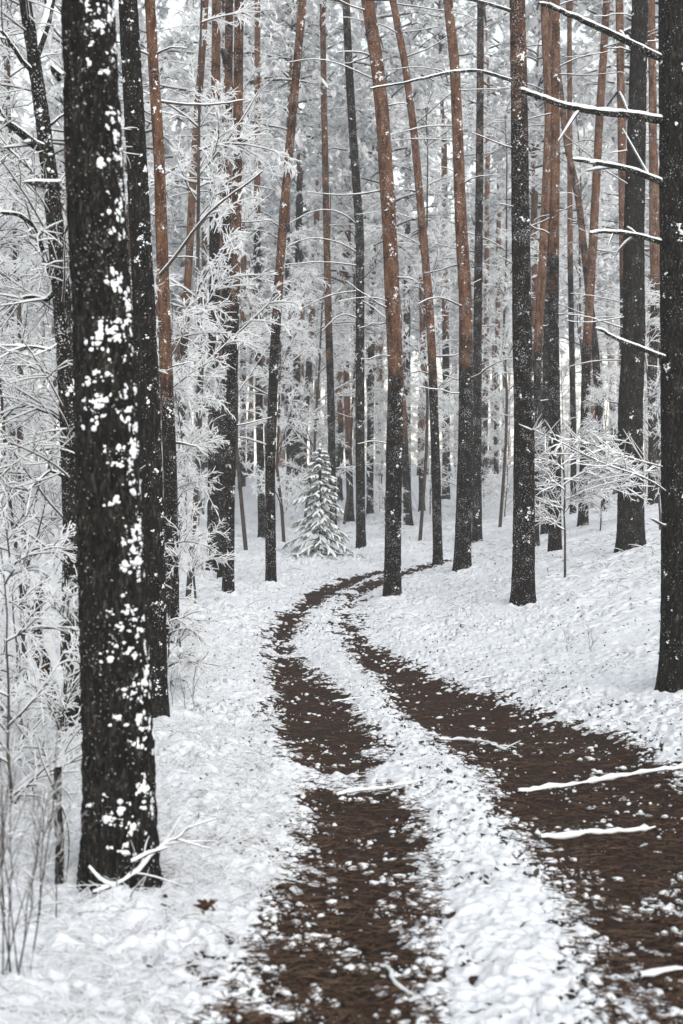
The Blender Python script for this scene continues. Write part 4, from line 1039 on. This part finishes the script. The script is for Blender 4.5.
# fallen snowy sticks, each its own thing
def stick(rows, r0, snow, label, lift=0.02, twig=0, dd=None, at=None):
    pts = np.array([hit(x, y) for x, y in rows]) if at is None else np.array([P(x, y, a_) for (x, y), a_ in zip(rows, at)]); pts[:, 2] += lift + (np.array(dd) if dd else 0)
    b = pts[0].copy(); q, t = resample(pts - b, 0.04); n = len(q)
    q = q + np.cumsum(rng.randn(n, 3) * 0.009, 0) * np.array([1, 1, 0.4])
    r0 = r0 * (0.7 if at is None else 0.5); snow = snow * (0.75 if at is None else 0.42); a = Acc(); rr = np.linspace(r0, r0 * 0.5, n); add_tubes(a, q, rr, 8, 0)
    th = np.clip(snow * (0.5 + 1.1 * fbm(t / 0.09, t * 0 + rng.rand() * 30, 3, 2)), 0.002, None); s = Acc()
    r0_ = r0
    wob_ = np.stack([fbm(t / 0.1, t * 0 + 7, 2, 3), fbm(t / 0.1, t * 0 + 19, 2, 5), 0 * t], -1) * snow * 0.5
    s.add(tube_verts((q + wob_ + np.array([0, 0, 1.0]) * (rr * 0.5 + th * 0.5)[:, None])[None], (rr * 0.7 + th * np.interp(np.arange(n), [0, 2, n - 3, n - 1], [.3, 1, 1, .3]))[None], 10), tube_faces(1, n, 10))
    if twig:
        w, _, _ = twigs(q[None], twig, 0.12, 0.35, 0.2, 1.0, 0.7, rng, 5, 0.15, 0.05)
        ra = np.tile(np.linspace(r0 * .45, r0 * .2, 5), (len(w), 1)); add_tubes(a, w, ra, 5, 0)
        sb = Acc(); snowy_tubes(sb, w, ra, snow * 0.5, 3, 6, 0, 0, rng=rng); vv, ff, _ = sb.arrays(); s.add(vv, ff[4])
    o = root('fallen_branch', b, label, 'branch')
    part('stick', a.mesh('stick', [M_barkl], True, 'upper'), o); part('snow_cover', s.mesh('stick_snow', [M_lump]), o)
stick([(516, 795), (560, 788), (600, 781), (640, 778), (690, 772)], 0.020, 0.026, 'long snow-covered branch lying across the right wheel track below the edge tree')
stick([(543, 843), (585, 838), (625, 834), (665, 830)], 0.014, 0.024, 'snow-covered branch lying across the right wheel track, nearer than the long one')
stick([(335, 799), (365, 795), (395, 791), (420, 786)], 0.012, 0.018, 'thin snow-covered branch lying across the left wheel track')
stick([(640, 985), (662, 979), (690, 974)], 0.018, 0.022, 'short snow-covered branch at the lower right corner of the soil')
stick([(383, 974), (394, 988), (406, 1003)], 0.010, 0.013, 'small snowy stick at the bottom edge of the middle snow strip')
stick([(440, 742), (465, 742), (490, 746), (512, 752)], 0.012, 0.016, 'crooked snowy stick on the middle snow strip where the tracks part', twig=4)
stick([(333, 704), (345, 702), (362, 700)], 0.010, 0.014, 'forked snowy twig in the left wheel track beside the middle strip', twig=3)
stick([(468, 684), (480, 682), (492, 680)], 0.008, 0.012, 'tiny snowy twig on the dark soil at the far side of the right track', twig=2)
stick([(92, 892), (112, 884), (136, 868), (165, 846), (200, 830)], 0.016, 0.020, 'snowy branch leaning over the foot of the thickest trunk, pointing right', 0.0, 8, None, [6.62, 6.66, 6.7, 6.72, 6.7])
stick([(88, 868), (104, 882), (122, 893), (135, 902)], 0.015, 0.020, 'snowy branch crossing the other one at the foot of the thickest trunk', 0.0, 4, None, [6.7, 6.66, 6.6, 6.5])
stick([(128, 862), (145, 852), (160, 846)], 0.020, 0.028, 'short thick snowy snag resting against the foot of the thickest trunk', 0.0, 0, None, [6.64, 6.68, 6.72])

# withered fern and the dark upright stems at lower left
def fern(px, py, label, n=7, ln=0.28):
    b = hit(px, py); o = root('fern', b, label, 'fern'); 
    for i in range(n):
        a = Acc()
        az = rng.uniform(0, 6.28); s = np.linspace(0, 1, 9)[:, None]
        q = np.array([math.cos(az), math.sin(az), 0])[None] * ln * s * 0.8 + np.array([0, 0, 1.0]) * (ln * (1.1 * s - 1.15 * s ** 2)) + np.array([0, 0, 0.03])
        add_tubes(a, q, np.linspace(0.004, 0.0015, 9), 4)
        w, _, tt = twigs(q[None], 26, 0.03, 0.075, 0.2, 1.0, 1.1, rng, 3, 0, 0.3)
        add_tubes(a, w, np.tile([0.004, 0.006, 0.001], (len(w), 1)), 4)
        part('frond', a.mesh('frond', [M_fern]), o)
fern(215, 918, 'small withered rust-brown fern in the snow between the thickest trunk and the path', 2, 0.11)
def stems(px, py, n, hgt, label, spread):
    b = hit(px, py); o = root('bare_shrub', b, label, 'shrub')
    for i in range(n):
        x0 = rng.randn(2) * spread; h = hgt * rng.uniform(0.55, 1.1)
        z0 = float(ground_z(b[0] + x0[0], b[1] + x0[1])) - b[2] - 0.05
        s = np.linspace(0, 1, 10)[:, None]; ln = rng.randn(2) * 0.07 + np.array([0.02, 0])
        q = np.concatenate([x0[None] + ln[None] * h * s + ln[None] * h * 0.6 * s ** 2 + np.cumsum(rng.randn(10, 2) * 0.006, 0), z0 + h * s], 1)
        a = Acc(); snowy_tubes(a, q, np.linspace(0.0034, 0.0015, 10), 0.0022, 5, 4, 0, 1, rng=rng)
        w, _, _ = twigs(q[None], 9, 0.1, 0.34, 0.3, 1.0, 0.6, rng, 4, 0.25, 0)
        snowy_tubes(a, w, np.tile(np.linspace(0.0017, 0.0009, 4), (len(w), 1)), 0.0020, 4, 4, 0, 1, rng=rng)
        w2, _, _ = twigs(w, 1, 0.04, 0.12, 0.3, 1.0, 0.6, rng, 3, 0.25, 0)
        snowy_tubes(a, w2, np.tile([.0016, .0013, .001], (len(w2), 1)), 0.004, 3, 4, 0, 1, rng=rng)
        part('stem', a.mesh('shrub_stem', [M_twig, M_frost]), o)
stems(7, 985, 10, 1.15, 'leafless shrub of thin dark upright stems in the lower left corner', 0.07)
stems(20, 930, 4, 0.7, 'smaller leafless shrub of thin stems just behind the lower left corner one', 0.08)
stems(196, 712, 3, 0.55, 'few thin bare stalks standing in snow right of the black speckled trunk', 0.10)
stems(585, 655, 3, 0.35, 'low bare twigs poking from the snow bank below the sapling', 0.12)

# ------------------------------------------------------------------ the air
a = Acc()
lo, hi = np.array([-418, -298, float(G[..., 2].min()) - 1.0]), np.array([418, 455, 60.0])
cv = np.array([[x, y, z] for z in (lo[2], hi[2]) for y in (lo[1], hi[1]) for x in (lo[0], hi[0])])
a.add(cv, [[0, 2, 3, 1], [4, 5, 7, 6], [0, 1, 5, 4], [2, 6, 7, 3], [0, 4, 6, 2], [1, 3, 7, 5]])
hm = bpy.data.materials.new('haze'); hm.use_nodes = True; nt = hm.node_tree; nt.nodes.clear()
pv = nt.nodes.new('ShaderNodeVolumePrincipled'); pv.inputs['Color'].default_value = (0.97, 0.975, 0.985, 1); pv.inputs['Density'].default_value = 0.0011; pv.inputs['Anisotropy'].default_value = 0.0
ou = nt.nodes.new('ShaderNodeOutputMaterial'); nt.links.new(pv.outputs[0], ou.inputs['Volume'])
hz = bpy.data.objects.new('haze', a.mesh('haze', [hm], False)); COL.objects.link(hz); hz['kind'] = 'stuff'
